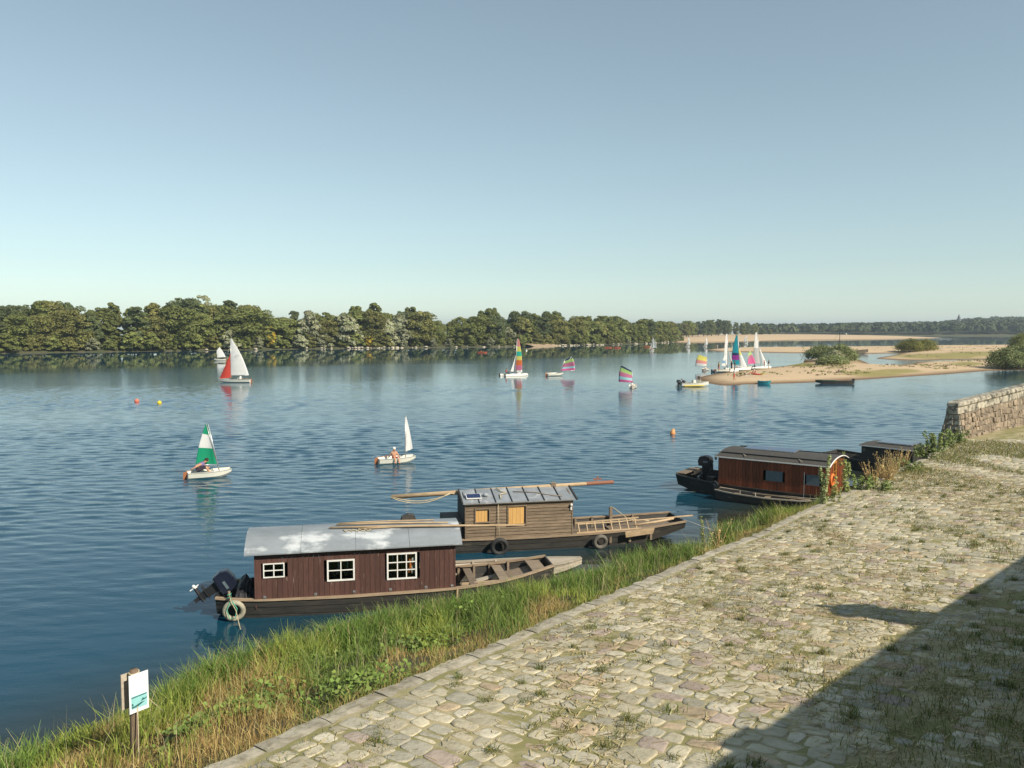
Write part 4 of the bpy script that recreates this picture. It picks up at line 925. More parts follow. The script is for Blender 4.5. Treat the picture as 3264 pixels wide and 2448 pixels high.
# ---------------- houseboat with white-framed windows
A1_ = at(818,1914,.55); H1 = R(11.5)
b1 = empty('houseboat', (A1_.x, A1_.y, 0), H1, 'dark brown boarded houseboat with white-framed windows and pale curved roof', 'boat')
def w1_(x, y, z=0): return b1.matrix_basis @ Vector((x,y,z))
gz, gy, iz = hull(b1, [-1.15,-.3,2.5,5.7,7.4,8.9], 1.02, [.86,1.04,1.14,1.12,.98,.58], [.62,.86,.98,.96,.82,.5], [.64,.57,.53,.55,.66,.92], [.12,-.12,-.16,-.16,-.05,.5], floor=.08)
zr1 = lambda y: 1.90 + .46*(1-abs(2*(y+.12)/2.24-1)**2.2)
WIN1 = [(0.20,0.79,1.20,1.62),(1.98,2.77,0.99,1.62),(3.70,4.58,0.93,1.72)]
board_wall(b1, 'x', 0, 5.69, 0.0, .555, 1.92, 0.145, 'brown_board', WIN1)
board_wall(b1, 'x', 0, 5.69, 1.98, .555, 1.92, 0.29, 'brown_board', [(0.6,1.5,1.15,1.65),(2.6,3.6,1.15,1.65),(4.3,5.0,1.15,1.65)], out=1)
board_wall(b1, 'y', 0.01, 1.97, 0.0, .3, lambda y: zr1(y)-.02, 0.16, 'brown_board', (), out=-1); board_wall(b1, 'y', 0.01, 1.97, 5.69, .3, lambda y: zr1(y)-.02, 0.16, 'brown_board', (), out=1)
for i, (w, nx, nz) in enumerate(zip(WIN1, (2,2,3), (2,2,3))): window(b1, *w, -0.012, nx, nz, .045 if i else .03, .03, out=-1)
for w in [(0.6,1.5,1.15,1.65),(2.6,3.6,1.15,1.65),(4.3,5.0,1.15,1.65)]: window(b1, *w, 1.99, 2, 1, .04, .025, out=1)
MB().box(-.03,5.72,-.062,-.034,1.80,1.90).build('fascia', M['brown_board'], b1)
MB().box(-.045,.0,-.045,.03,.56,1.9).build('corner_post', M['brown_board'], b1); MB().box(5.69,5.735,-.045,.03,.56,1.9).build('corner_post', M['brown_board'], b1)
roof_arc(b1, -.30, 5.92, -.20, 2.18, 1.905, 2.36, 'roof_paint', 4)
MB().box(0.03,5.66,.03,1.95,.42,.45).build('cabin_floor', M['deck'], b1)
for x in (.20,1.62,2.72,3.77,4.82,5.6): b = MB(); b.tube([(x,-.055,.62),(x+.015,-.075,.655),(x+.04,-.075,.655),(x+.055,-.055,.62)], .008, 5); b.box(x-.015,x+.07,-.048,-.037,.595,.68); b.build('hook', M['metal'], b1)
ribs(b1, (6.1,6.6,7.1,7.7), gz, gy, iz)
for x, w in ((6.35,.24),(7.3,.3),(8.45,.45)): MB().box(x-w/2,x+w/2,gy(x,-1)+.1,gy(x,1)-.1,gz(x)-.09,gz(x)-.05).build('thwart', M['deck'], b1)
MB().hexa([(7.55,.30,.40),(8.55,.52,.66),(8.55,1.55,.66),(7.55,1.75,.40),(7.55,.30,.43),(8.55,.52,.69),(8.55,1.55,.69),(7.55,1.75,.43)]).build('foredeck', M['deck'], b1)
outboard(b1, -.95, .62, .98, R(58), 1.0)
MB().tube([(-.75,.02,.55),(-.75,.02,.86)], .035, 8).build('bollard', M['gunwale'], b1)
MB().bar((6.0,.5,.50),(7.7,.35,.58),.09,.05).build('spar', M['pole'], b1); MB().bar((6.3,1.2,.30),(7.4,1.5,.42),.22,.04).build('loose_plank', M['pale_wood'], b1); MB().bar((6.2,.75,.30),(7.0,.75,.36),.16,.04).build('loose_plank', M['deck'], b1)
# things on and in it
rr_ = random.Random(4); b = MB()
rows_ = [[(-.66+.62*i/11, .18+1.45*k/13, .40+(.34+.22*math.sin(2.6*i/11+.4)+.12*math.sin(k*.9+i*.5))*math.sin(math.pi*min(1,max(0,i/11*.92+.04)))**.4*abs(math.sin(math.pi*k/13))**.4+rr_.uniform(-.05,.05)) for k in range(14)] for i in range(12)]
b.grid(rows_)
o = b.build('net_heap', M['black'], None); o.location = b1.location; o.rotation_euler = (0,0,H1); tag(o, 'black heap of nets on the stern of the houseboat with white-framed windows', 'net')
def on_roof(x, y, dz=0.05): return w1_(x, y, zr1(y)+dz)
poles = [((2.05,.62),(7.9,.20),.035),((2.25,.85),(5.6,.66),.03),((2.9,.50),(5.9,.48),.024),((2.3,1.0),(5.2,.95),.022)]
for k, (p, q, r0) in enumerate(poles):
    a = on_roof(*p, .06+r0); c = w1_(q[0], q[1], zr1(min(q[1],1.0))+.07 + (0.10 if k == 0 else 0)); m = a.lerp(c,.5)+Vector((0,0,.02))
    o = MB().tube([a, a.lerp(c,.25)+Vector((0,0,.015)), m, c], [r0*.8,r0,r0,r0*.7], 7).build('boat_pole', M['pole'], None, True); tag(o, ['longest wooden pole on the pale curved roof, reaching past its end','thin wooden pole behind the longest one on the pale curved roof','short bent pole at the front of the bundle on the pale curved roof','thinnest pole at the back of the bundle on the pale curved roof'][k], 'pole', 'poles on the pale roof')
rope('rope_coil', [on_roof(2.45+.18*k/3+.03*math.sin(k*2.1), .45+.06*math.cos(k*2.3), .07+.01*(k % 3)) for k in range(14)], .016, 'rope', 'loose rope lying beside the poles on the pale curved roof')
tyre('tyre_fender', w1_(-.62,-.02,.30), H1, 'pale tyre hung with green rope at the stern of the brown houseboat', .25, .075, 'tyre_pale')
rope('mooring_rope', [w1_(-.75,.02,.80), w1_(-.68,-.16,.62), w1_(-.55,-.17,.35), w1_(-.4,-.6,.02), w1_(-.2,-1.3,-.1)], .012, 'rope', 'pale mooring rope running from the brown houseboat stern into the water')
rope('green_rope', [w1_(-.75+.06*math.cos(k*1.3), .02+.06*math.sin(k*1.3), .62+.018*k) for k in range(11)] + [w1_(-.70,-.13,.60), w1_(-.80,-.15,.38), w1_(-.72,-.16,.12), w1_(-.58,-.16,.12), w1_(-.52,-.15,.4), w1_(-.66,-.12,.62)], .014, 'green_rope', 'green rope tied round the stern bollard of the brown houseboat')
v_ = MB(); v_.hexa([(4.28,.30,1.02),(4.50,.30,1.02),(4.50,.42,1.02),(4.28,.42,1.02),(4.24,.28,1.58),(4.52,.28,1.58),(4.48,.42,1.58),(4.28,.42,1.58)]); v_.ball((4.36,.27,1.28),.09,.05,.22,8,6); o = v_.build('life_vest', M['orange'], None); o.location = b1.location; o.rotation_euler = (0,0,H1); tag(o, 'orange life vest hanging behind the nine-paned window', 'vest')
v_ = MB(); v_.box(4.52,4.56,.2,.5,1.0,1.55); v_.ball((4.48,.24,1.42),.05,.05,.12,8,6); v_.ball((4.47,.26,1.12),.05,.04,.15,8,6); o = v_.build('white_cloth', M['white_paint'], None); o.location = b1.location; o.rotation_euler = (0,0,H1); tag(o, 'white cloth hanging beside the orange vest behind the nine-paned window', 'cloth')
rope('tangled_line', [w1_(2.1+.045*k, .16+.05*math.sin(k*2.7), 1.16+.09*math.sin(k*1.9)) for k in range(15)], .010, 'rope', 'tangled pale cord behind the lower panes of the four-paned window')
o = MB().tube([w1_(5.78,-.1,.56), w1_(5.72,-.4,.2), w1_(5.70,-.5,.0)], .03, 8).build('mooring_stake', M['pole'], None, True); tag(o, 'short yellow stake leaning at the right end of the brown cabin', 'stake')

# ---------------- pale flat punt lying behind its bow
p2 = at(1857,1786,.35); bp = empty('punt', (w1_(5.0,2.55).x, w1_(5.0,2.55).y, 0), H1-R(0), 'pale weathered flat punt with a pointed bow between the two cabin boats', 'boat')
hx = (Vector((p2.x,p2.y,0))-bp.location).length; ang = math.atan2(p2.y-bp.location.y, p2.x-bp.location.x); bp.rotation_euler = (0,0,ang)
gz2, gy2, iz2 = hull(bp, [-2.5,0,hx*.55,hx*.85,hx], 0.15, [.62,.72,.66,.42,.06], [.5,.6,.55,.33,.04], [.40,.36,.34,.36,.40], [-.05,-.08,-.08,.02,.2], floor=.06, mats=('pale_wood','pale_wood','deck'))
ribs(bp, (.2,1.0,1.8,2.6), gz2, gy2, iz2, 'pale_wood', .07)
o = MB().bar(bp.matrix_basis @ Vector((-.6,-.28,.50)), bp.matrix_basis @ Vector((1.95,-.30,.47)), .10, .07).build('red_beam', M['red_paint'], None); tag(o, 'faded red beam lying along the pale punt', 'beam')
MB().hexa([(hx*.72,-.22,.34),(hx*.97,.08,.395),(hx*.97,.20,.395),(hx*.72,.52,.34),(hx*.72,-.22,.37),(hx*.97,.08,.42),(hx*.97,.20,.42),(hx*.72,.52,.37)]).build('foredeck', M['pale_wood'], bp)

# ---------------- houseboat with weathered clapboards
A2_ = at(1485,1720,.55); H2 = R(11.3)
b2 = empty('houseboat', (A2_.x, A2_.y, 0), H2, 'weathered grey-brown clapboard houseboat with two orange wooden shutters', 'boat')
def w2_(x, y, z=0): return b2.matrix_basis @ Vector((x,y,z))
gz, gy, iz = hull(b2, [-2.0,-.8,2,5,7,8.85], 1.28, [1.1,1.3,1.38,1.36,1.2,.86], [.9,1.1,1.2,1.18,1.0,.7], [.62,.56,.52,.54,.60,.72], [.1,-.14,-.16,-.16,-.04,.42], floor=.12)
zr2 = lambda y: 1.86+.34*(1-abs(2*(y+.1)/2.3-1)**2.2)
W2 = [(0.37,0.86,1.20,1.66),(1.60,2.25,1.06,1.72)]
nrow = 11; zz = np.linspace(.56, 1.88, nrow+1)
for k in range(nrow):
    z0, z1 = zz[k], zz[k+1]; cuts = [(0.0, 4.03)]
    for (q0,q1,y0,y1) in W2:
        if z1 > y0+.02 and z0 < y1-.02: cuts = [c for (c0,c1) in cuts for c in ((c0,min(c1,q0)),(max(c0,q1),c1)) if c[1]-c[0] > .03] if True else cuts
    cc2 = []
    for c0, c1 in cuts:      # a butt joint runs up the wall
        cc2 += [(c0,1.128),(1.136,c1)] if c0 < 1.1 and c1 > 1.16 else [(c0,c1)]
    for c0, c1 in cc2:
        w_ = rnd.uniform(-.008,.008); w2v = rnd.uniform(-.008,.008)
        MB().hexa([(c0,-.045,z0-.02+w_),(c1,-.045,z0-.02+w2v),(c1,.0,z0-.02+w2v),(c0,.0,z0-.02+w_),(c0,-.012,z1+.01),(c1,-.012,z1+.01),(c1,.0,z1+.01),(c0,.0,z1+.01)]).build('clapboard', M['grey_board'], b2)
board_wall(b2, 'x', 0, 4.03, 2.1, .555, 1.88, .3, 'grey_board', (), out=1)
board_wall(b2, 'y', 0, 2.1, 0.0, .3, lambda y: zr2(y)-.02, .2, 'tar', (), out=-1); board_wall(b2, 'y', 0, 2.1, 4.03, .3, lambda y: zr2(y)-.02, .2, 'grey_board', (), out=1)
MB().box(4.03,4.08,-.05,.03,.56,1.9).build('corner_post', M['grey_board'], b2); MB().box(-.04,0,-.05,.03,.56,1.9).build('corner_post', M['grey_board'], b2)
for (q0,q1,y0,y1) in W2:
    b = MB(); f = .05; b.box(q0-f,q1+f,-.075,-.02,y1,y1+f); b.box(q0-f,q1+f,-.085,-.02,y0-f,y0); b.box(q0-f,q0,-.075,-.02,y0,y1); b.box(q1,q1+f,-.075,-.02,y0,y1); w = b.build('window', M['grey_board'], b2)
    nb = 4
    for k in range(nb): MB().box(q0+(q1-q0-.06)*k/nb+.003, q0+(q1-q0-.06)*(k+1)/nb-.003, -.03,-.012, y0, y1).build('shutter_board', M['honey_wood'], w)
    MB().box(q1-.06,q1,-.02,-.01,y0,y1).build('reveal', M['tar'], w)
MB().box(-.05,4.08,-.14,-.09,1.86,1.93).build('fascia', M['grey_board'], b2)
ys2 = (-.14, 1.0, 2.25)
for k in range(7):
    x0, x1 = -.12+k*.615, -.12+(k+1)*.615-.004
    for (ya, yb, za, zb_) in ((-.16,1.0,1.92,2.22),(1.0,2.26,2.22,1.92)):
        MB().hexa([(x0,ya,za-.03),(x1,ya,za-.03),(x1,yb,zb_-.03),(x0,yb,zb_-.03),(x0,ya,za),(x1,ya,za),(x1,yb,zb_),(x0,yb,zb_)]).build('roof_sheet', M['zinc'], b2)
    if k: MB().bar((x0-.002,-.16,1.935),(x0-.002,1.0,2.235),.03,.035).build('roof_seam', M['black'], b2)
MB().bar((4.20,-.18,1.93),(4.20,1.0,2.235),.05,.06).build('verge_board', M['tar'], b2); MB().bar((-.14,-.18,1.93),(-.14,1.0,2.235),.05,.06).build('verge_board', M['tar'], b2)
MB().box(-.75,-.05,.1,1.9,.4,1.18).build('locker', M['tar'], b2)
b = MB(); b.ball((4.0,-.1,1.70),.05,.05,.06,8,6); b.bar((4.0,-.06,1.5),(4.0,-.06,1.66),.05,.05); b.build('lamp', M['white_paint'], b2)
ribs(b2, (4.9,5.6,6.4,7.3), gz, gy, iz, 'deck', .11)
MB().box(6.3,6.42,gy(6.35,1)-.25,gy(6.35,1)-.13,.3,1.0).build('bollard', M['deck'], b2)
MB().hexa([(6.15,.15,.16),(8.4,.55,.52),(8.4,2.0,.52),(6.15,2.4,.16),(6.15,.15,.19),(8.4,.55,.55),(8.4,2.0,.55),(6.15,2.4,.19)]).build('foredeck', M['deck'], b2)
outboard(b2, -2.0, 1.5, 1.0, R(-8), .9, 'tarpaper')
sol = empty('solar_panel', w2_(.05,.12,2.03), H2, 'small framed solar panel on the left end of the zinc roof', 'solar panel')
MB().hexa([(0,0,0),(.56,0,0),(.56,.34,.10),(0,.34,.10),(0,0,.03),(.56,0,.03),(.56,.34,.13),(0,.34,.13)]).build('frame', M['white_paint'], sol)
for k in range(4): MB().hexa([(.025+.13*k,.02,.037),(.15+.13*k,.02,.037),(.15+.13*k,.32,.125),(.025+.13*k,.32,.125),(.025+.13*k,.02,.041),(.15+.13*k,.02,.041),(.15+.13*k,.32,.129),(.025+.13*k,.32,.129)]).build('cell', M['solar'], sol)
a = w2_(-2.66,1.15,2.02); c = w2_(5.9,.98,2.30)
mast = MB().tube([a, a.lerp(c,.3), a.lerp(c,.7), c], [.085,.09,.08,.06], 9).build('lowered_mast', M['pole'], None, True); tag(mast, 'long lowered mast lying along the ridge of the zinc roof', 'mast')
MB().box(-.09,.09,-.1,.1,-.08,.14).build('mast_chock', M['deck'], mast).location = a.lerp(c,.73)
MB().tube([a.lerp(c,.885), c + Vector((.1,0,0))], .075, 8).build('mast_head', flat('rust', (.30,.13,.08), .8), mast); MB().bar(c+Vector((-.7,-.05,.12)), c+Vector((-.35,-.05,.14)), .05,.05).build('mast_fitting', M['rust'], mast); MB().bar(c+Vector((-.6,-.05,.06)), c+Vector((-.5,-.05,.24)), .04,.04).build('mast_fitting', M['rust'], mast)
for k, (q0,q1,sg) in enumerate([(0.0,.26,.30),(.26,.50,.14),(.01,.27,.22)]): rope('mast_rope', [a.lerp(c,q0)+Vector((0,-.1,0)), a.lerp(c,q1)+Vector((0,-.1,.02))], .018, 'rope', ['rope sagging lowest under the left end of the lowered mast','rope draped along the middle of the lowered mast','upper of the two ropes sagging under the left mast end'][k], sg, group='ropes on the lowered mast')
rope('roof_rope', [w2_(1.3,.9,2.26), w2_(1.45,.62,2.17), w2_(1.62,.5,2.14), w2_(1.35,.42,2.11), w2_(1.33,.1,2.03)], .022, 'rope', 'thick pale rope knotted on the zinc roof')
rope('roof_line', [w2_(1.9,.62,2.15), w2_(2.7,.5,2.12), w2_(3.4,.15,2.03), w2_(3.7,.08,2.02)], .016, 'deck', 'dark line lying across the right half of the zinc roof')
o = MB(); o.ball((.8,.35,2.12),.12,.09,.07,8,6); o = o.build('roof_buoy', M['roof_paint'], None, True); o.location = b2.location; o.rotation_euler = (0,0,H2); tag(o, 'small grey float lying beside the solar panel', 'float')
tyre('tyre_fender', w2_(1.22,-.24,.28), H2, 'black tyre hanging below the cabin of the clapboard houseboat')
tyre('tyre_fender', w2_(5.1,-.26,.27), H2, 'grey tyre hanging on the bow half of the clapboard houseboat', .22, .08, 'tyre_grey')
rope('tyre_line', [w2_(1.2,-.1,1.92), w2_(1.21,-.13,1.2), w2_(1.22,-.22,.5)], .012, 'rope', 'line from the zinc roof edge down to the black tyre')
lad = empty('ladder', w2_(4.25,-.02,.56), H2, 'wooden ladder lying along the near side of the clapboard houseboat', 'ladder')
MB().bar((0,.30,.34),(2.6,.42,.42),.05,.05).build('rail', M['pole'], lad); MB().bar((0,.06,.02),(2.6,.12,.06),.05,.05).build('rail', M['pole'], lad)
for k in range(8): x = .12+.33*k; MB().bar((x,.065+.02*x/2.6,.03),(x,.30+.11*x/2.6,.34+.07*x/2.6),.035,.035).build('rung', M['pole'], lad)
oar = empty('oar', w2_(6.1,.5,.80), H2+R(3), 'long oar resting on the bow of the clapboard houseboat', 'oar'); MB().tube([(-1.6,.3,-.06),(0,.15,-.02),(2.0,0,.05),(2.95,-.06,.10)],[.03,.03,.028,.03],7).build('shaft', M['pole'], oar); MB().bar((2.4,-.03,.08),(3.1,-.07,.11),.12,.03).build('blade', M['pole'], oar)
o = MB().tube([w2_(6.6,.16,.74), w2_(7.6,.3,.80), w2_(8.35,.52,.84)], .045, 8).build('rail_pole', M['pole'], None, True); tag(o, 'short thick pole along the near gunwale at the clapboard boat bow', 'pole')
o = MB().hexa([tuple(w2_(x,y,z)) for x,y,z in ((6.15,-.17,.36),(7.3,-.02,.42),(7.3,.0,.42),(6.15,-.14,.36),(6.1,-.21,.60),(7.35,-.06,.64),(7.35,-.03,.64),(6.1,-.17,.60))]).build('side_board', M['pole'], None); tag(o, 'pale board hung outside the bow gunwale of the clapboard boat', 'board')
rope('bollard_rope', [w2_(6.36,gy(6.35,1)-.19,1.0), w2_(6.5,gy(6.35,1)-.3,.93), w2_(6.9,1.7,.6), w2_(7.6,1.2,.62)], .022, 'rope', 'pale rope hanging from the bow bollard of the clapboard boat')
rope('bow_rope', [w2_(8.8,.6,.76), w2_(10.2,-.4,.3), w2_(11.4,-1.2,.2)], .014, 'white_paint', 'white bow rope running from the clapboard boat to the bank')

# ---------------- red-brown cabin boat by the quay
A3_ = at(2292,1455,2.0); H3 = R(-35.3)
b3 = empty('houseboat', (A3_.x, A3_.y, 0), H3, 'varnished red-brown cabin boat with felt roof and solar panel by the quay', 'boat')
def w3_(x, y, z=0): return b3.matrix_basis @ Vector((x,y,z))
W3 = 3.3
gz, gy, iz = hull(b3, [-2.45,-1,1,4,5.4,6.6], W3/2, [1.3,1.6,1.75,1.75,1.6,1.2], [1.0,1.35,1.5,1.5,1.3,.9], [.80,.68,.60,.58,.60,.66], [.25,-.1,-.15,-.15,-.1,.2], floor=.15, mats=('tar','tar','tar'))
zr3 = lambda y: 1.97+.26*(1-abs(2*(y+.08)/(W3+.16)-1)**2.2)
WN3 = [(2.35,3.15,1.05,1.55),(4.25,4.85,1.05,1.55)]
board_wall(b3, 'x', 0, 5.15, 0, .55, 1.99, .17, 'red_board', WN3); board_wall(b3, 'x', 0, 5.15, W3, .55, 1.99, .35, 'red_board', (), out=1)
board_wall(b3, 'y', 0, W3, 0, .3, lambda y: zr3(y), .25, 'tar', (), out=-1)
DOOR3 = (1.05, 1.75)
for y0, y1 in ((0, DOOR3[0]), (DOOR3[1], W3)): board_wall(b3, 'y', y0, y1, 5.15, .45, lambda y: zr3(y), .12, 'red_board', (), out=1, jit=.02)
dr = MB().box(5.15,5.185,DOOR3[0]+.01,DOOR3[1]-.01,.45,zr3(1.4)-.16).build('door', M['door_wood'], b3); MB().box(5.185,5.192,DOOR3[0]+.12,DOOR3[1]-.12,1.15,zr3(1.4)-.26).build('door_pane', M['glass'], dr)
for y in (1.4,): MB().box(5.186,5.2,y-.02,y+.02,1.15,zr3(1.4)-.26).build('glazing_bar', M['door_wood'], dr)
for z in (1.38,1.6): MB().box(5.186,5.199,DOOR3[0]+.12,DOOR3[1]-.12,z-.015,z+.015).build('glazing_bar', M['door_wood'], dr)
MB().box(5.15,5.19,DOOR3[0]+.01,DOOR3[1]-.01,zr3(1.4)-.15,zr3(1.4)+.0).build('lintel', M['red_board'], b3); MB().ball((5.21,DOOR3[1]-.08,1.05),.03,.03,.03,8,6).build('door_handle', M['metal'], dr)
for w in WN3: MB().box(w[0],w[1],-.02,.0,w[2],w[3]).build('shutter', M['blue_shutter'], b3)
roof_arc(b3, -.12, 5.3, -.12, W3+.12, 1.99, 2.25, 'tarpaper', 1, name='roof')
MB().bar((-.12,-.135,2.0),(5.3,-.135,2.0),.025,.05).build('roof_edge', M['white_paint'], b3)
pr3 = [(5.315, y, zr3(y)+.03) for y in np.linspace(-.13, W3+.13, 13)]; MB().tube(pr3, .03, 6).build('roof_edge', M['white_paint'], b3)
for y in (.35, W3-.3): MB().bar((0,y,zr3(y)+.10),(5.1,y,zr3(y)+.10),.05,.05).build('roof_rail', M['black'], b3)
for k in range(2): 
    x0 = .75+k*1.28; s_ = empty('solar_panel', w3_(x0,1.35,0), H3, ['left of the two dark blue solar panels on the felt roof','right of the two dark blue solar panels on the felt roof'][k], 'solar panel', 'solar panels on the felt roof')
    q = [(0,0,zr3(1.35)+.10),(1.25,0,zr3(1.35)+.10),(1.25,1.1,zr3(2.4)+.16),(0,1.1,zr3(2.4)+.16)]
    MB().hexa([(p[0],p[1],p[2]-.03) for p in q]+q).build('frame', M['metal'], s_)
    MB().hexa([(p[0]*.96+.025,p[1]*.94+.03,p[2]+.002) for p in q]+[(p[0]*.96+.025,p[1]*.94+.03,p[2]+.006) for p in q]).build('cells', M['solar'], s_)
for x, y in ((1.0,.5),(3.7,.45)): MB().bar((x,y,zr3(y)+.06),(x+.35,y-.5,zr3(y)+.02),.035,.02).build('roof_batten', M['pale_wood'], b3)
outboard(b3, -1.45, 1.9, 1.35, R(0), 1.1, 'black')
MB().box(-.9,-.5,.6,1.0,.4,.8).build('crate_seat', M['tar'], b3); MB().bar((-2.3,.6,.83),(-2.3,2.6,.83),.5,.04).build('stern_deck', M['deck'], b3)
MB().bar((-.2,1.2,1.95),(-.75,1.5,1.88),.03,.03).build('lamp_bracket', M['metal'], b3); b = MB(); b.ball((-.75,1.5,1.72),.08,.08,.17,8,6); b.build('horn', M['metal'], b3)
rng_ = empty('lifebuoy', w3_(5.24,.72,1.25), H3, 'orange lifebuoy hanging beside the varnished cabin door', 'lifebuoy'); MB().tube([(0, math.cos(a)*.27, math.sin(a)*.27) for a in np.linspace(0,2*math.pi,18,endpoint=False)], .065, 8, True).build('ring', M['orange'], rng_, True)
# tender alongside
bt = empty('rowing_boat', w3_(.15,-.56,0), H3, 'small dark rowing boat moored along the red-brown cabin boat', 'boat')
gzt, gyt, izt = hull(bt, [0,.8,2.5,4.2,4.95], 0, [.34,.46,.50,.36,.12], [.22,.34,.38,.24,.06], [.50,.44,.40,.44,.54], [.05,-.05,-.06,-.03,.12], floor=.06, mats=('tar','pale_wood','tar'), gw=.07)
for x in (.9,2.4,3.6): MB().box(x-.12,x+.12,gyt(x,-1)+.06,gyt(x,1)-.06,.30,.33).build('thwart', M['deck'], bt)
for x in (1.3,2.05): MB().tube([(x,gyt(x,-1)+.03,.40),(x,gyt(x,-1)+.03,.60)],.025,6).build('rowlock', M['pale_wood'], bt)
o_ = empty('oar', w3_(1.9,-.6,.46), H3, 'thin oar lying in the small dark rowing boat', 'oar'); MB().tube([(0,.1,0),(2.3,-.05,.02)],.02,6).build('shaft', M['pole'], o_); MB().bar((2.2,-.04,.02),(2.7,-.07,.03),.11,.02).build('blade', M['pole'], o_)
outboard(bt, -.12, 0, .70, R(40), .5, 'black')
o = MB().tube([w3_(4.35,-.75,.2), w3_(4.36,-.74,1.75)], .012, 6).build('mooring_rod', M['metal'], None); tag(o, 'thin upright rod at the right end of the small dark rowing boat', 'rod')

# ---------------- dark cabin boat beyond it
A4_ = at(2787,1423,1.5) + Vector((-0.5,0.5,0)); H4 = R(-48)
b4 = empty('houseboat', (A4_.x, A4_.y, 0), H4, 'dark cabin boat half hidden behind the weeds at the parapet end', 'boat')
def w4_(x, y, z=0): return b4.matrix_basis @ Vector((x,y,z))
gz, gy, iz = hull(b4, [-2.6,-1,.6,2.2,3.0,3.5], 1.3, [.9,1.25,1.4,1.4,1.3,1.0], [.7,1.0,1.2,1.2,1.0,.7], [.75,.62,.55,.55,.6,.66], [.2,-.1,-.15,-.15,-.1,.2], floor=.15, mats=('tar','tar','tar'))
board_wall(b4, 'x', 0, 2.9, 0, .5, 1.48, .22, 'tar', ()); board_wall(b4, 'x', 0, 2.9, 2.6, .5, 1.48, .4, 'tar', (), out=1); board_wall(b4, 'y', 0, 2.6, 0, .3, 1.5, .25, 'tar', (), out=-1); board_wall(b4, 'y', 0, 2.6, 2.9, .3, 1.5, .25, 'tar', (), out=1)
roof_arc(b4, -.15, 3.05, -.15, 2.75, 1.49, 1.57, 'tarpaper', 1, name='roof'); MB().bar((-.15,-.165,1.5),(3.05,-.165,1.5),.025,.05).build('roof_edge', M['white_paint'], b4)
s_ = empty('solar_panel', w4_(.5,.8,1.64), H4, 'solar panel in a silver frame on the far dark cabin roof', 'solar panel'); MB().box(0,2.0,0,1.4,0,.05).build('frame', M['metal'], s_); MB().box(.05,1.95,.05,1.35,.051,.056).build('cells', M['solar'], s_)
# ================================================================ PEOPLE
flat('skin', (0.50,0.27,0.17), 0.6); flat('hair', (0.035,0.022,0.015), 0.7); flat('cloth_dark', (0.035,0.03,0.045), 0.8); flat('cloth_purple', (0.20,0.14,0.30), 0.8); flat('cloth_red', (0.60,0.07,0.05), 0.8)
flat('cloth_yellow', (0.72,0.55,0.08), 0.8); flat('cloth_white', (0.78,0.77,0.74), 0.8); flat('cloth_blue', (0.05,0.09,0.22), 0.8); flat('hat_white', (0.8,0.78,0.7), 0.8); flat('cloth_pink', (0.7,0.25,0.3), 0.8)
BONES = [('pelvis','chest'),('chest','neck'),('neck','head'),('head','crown'),('chest','shl'),('shl','ell'),('ell','hal'),('chest','shr'),('shr','elr'),('elr','har'),('pelvis','hil'),('hil','knl'),('knl','anl'),('anl','tol'),('pelvis','hir'),('hir','knr'),('knr','anr'),('anr','tor')]
RAD = dict(pelvis=.135, chest=.145, neck=.058, head=.098, crown=.078, shl=.062, shr=.062, ell=.045, elr=.045, hal=.035, har=.035, hil=.09, hir=.09, knl=.062, knr=.062, anl=.042, anr=.042, tol=.04, tor=.04)
STAND = dict(pelvis=(0,0,.96), chest=(0,0,1.30), neck=(.01,0,1.47), head=(.03,0,1.58), crown=(.02,0,1.68), shl=(0,.18,1.40), ell=(-.02,.25,1.12), hal=(.06,.26,.87), shr=(0,-.18,1.40), elr=(-.02,-.25,1.12), har=(.06,-.26,.87), hil=(0,.09,.90), knl=(.02,.10,.50), anl=(-.02,.11,.08), tol=(.12,.12,.03), hir=(0,-.09,.90), knr=(.02,-.10,.50), anr=(-.02,-.11,.08), tor=(.12,-.12,.03))
SIT = dict(STAND, pelvis=(0,0,.12), chest=(.05,0,.45), neck=(.08,0,.61), head=(.11,0,.72), crown=(.10,0,.82), shl=(.05,.18,.54), ell=(.16,.26,.30), hal=(.36,.20,.28), shr=(.05,-.18,.54), elr=(-.05,-.27,.28), har=(-.28,-.28,.20), hil=(.03,.09,.12), knl=(.42,.12,.30), anl=(.60,.12,-.05), tol=(.72,.12,-.06), hir=(.03,-.09,.12), knr=(.42,-.12,.30), anr=(.60,-.12,-.05), tor=(.72,-.12,-.06))
LEAN = dict(SIT, chest=(.20,0,.40), neck=(.34,0,.50), head=(.44,0,.58), crown=(.50,0,.66), shl=(.24,.19,.48), ell=(.40,.22,.24), hal=(.62,.16,.20), shr=(.20,-.20,.46), elr=(-.06,-.30,.34), har=(-.30,-.26,.22))
BODY_CACHE = {}
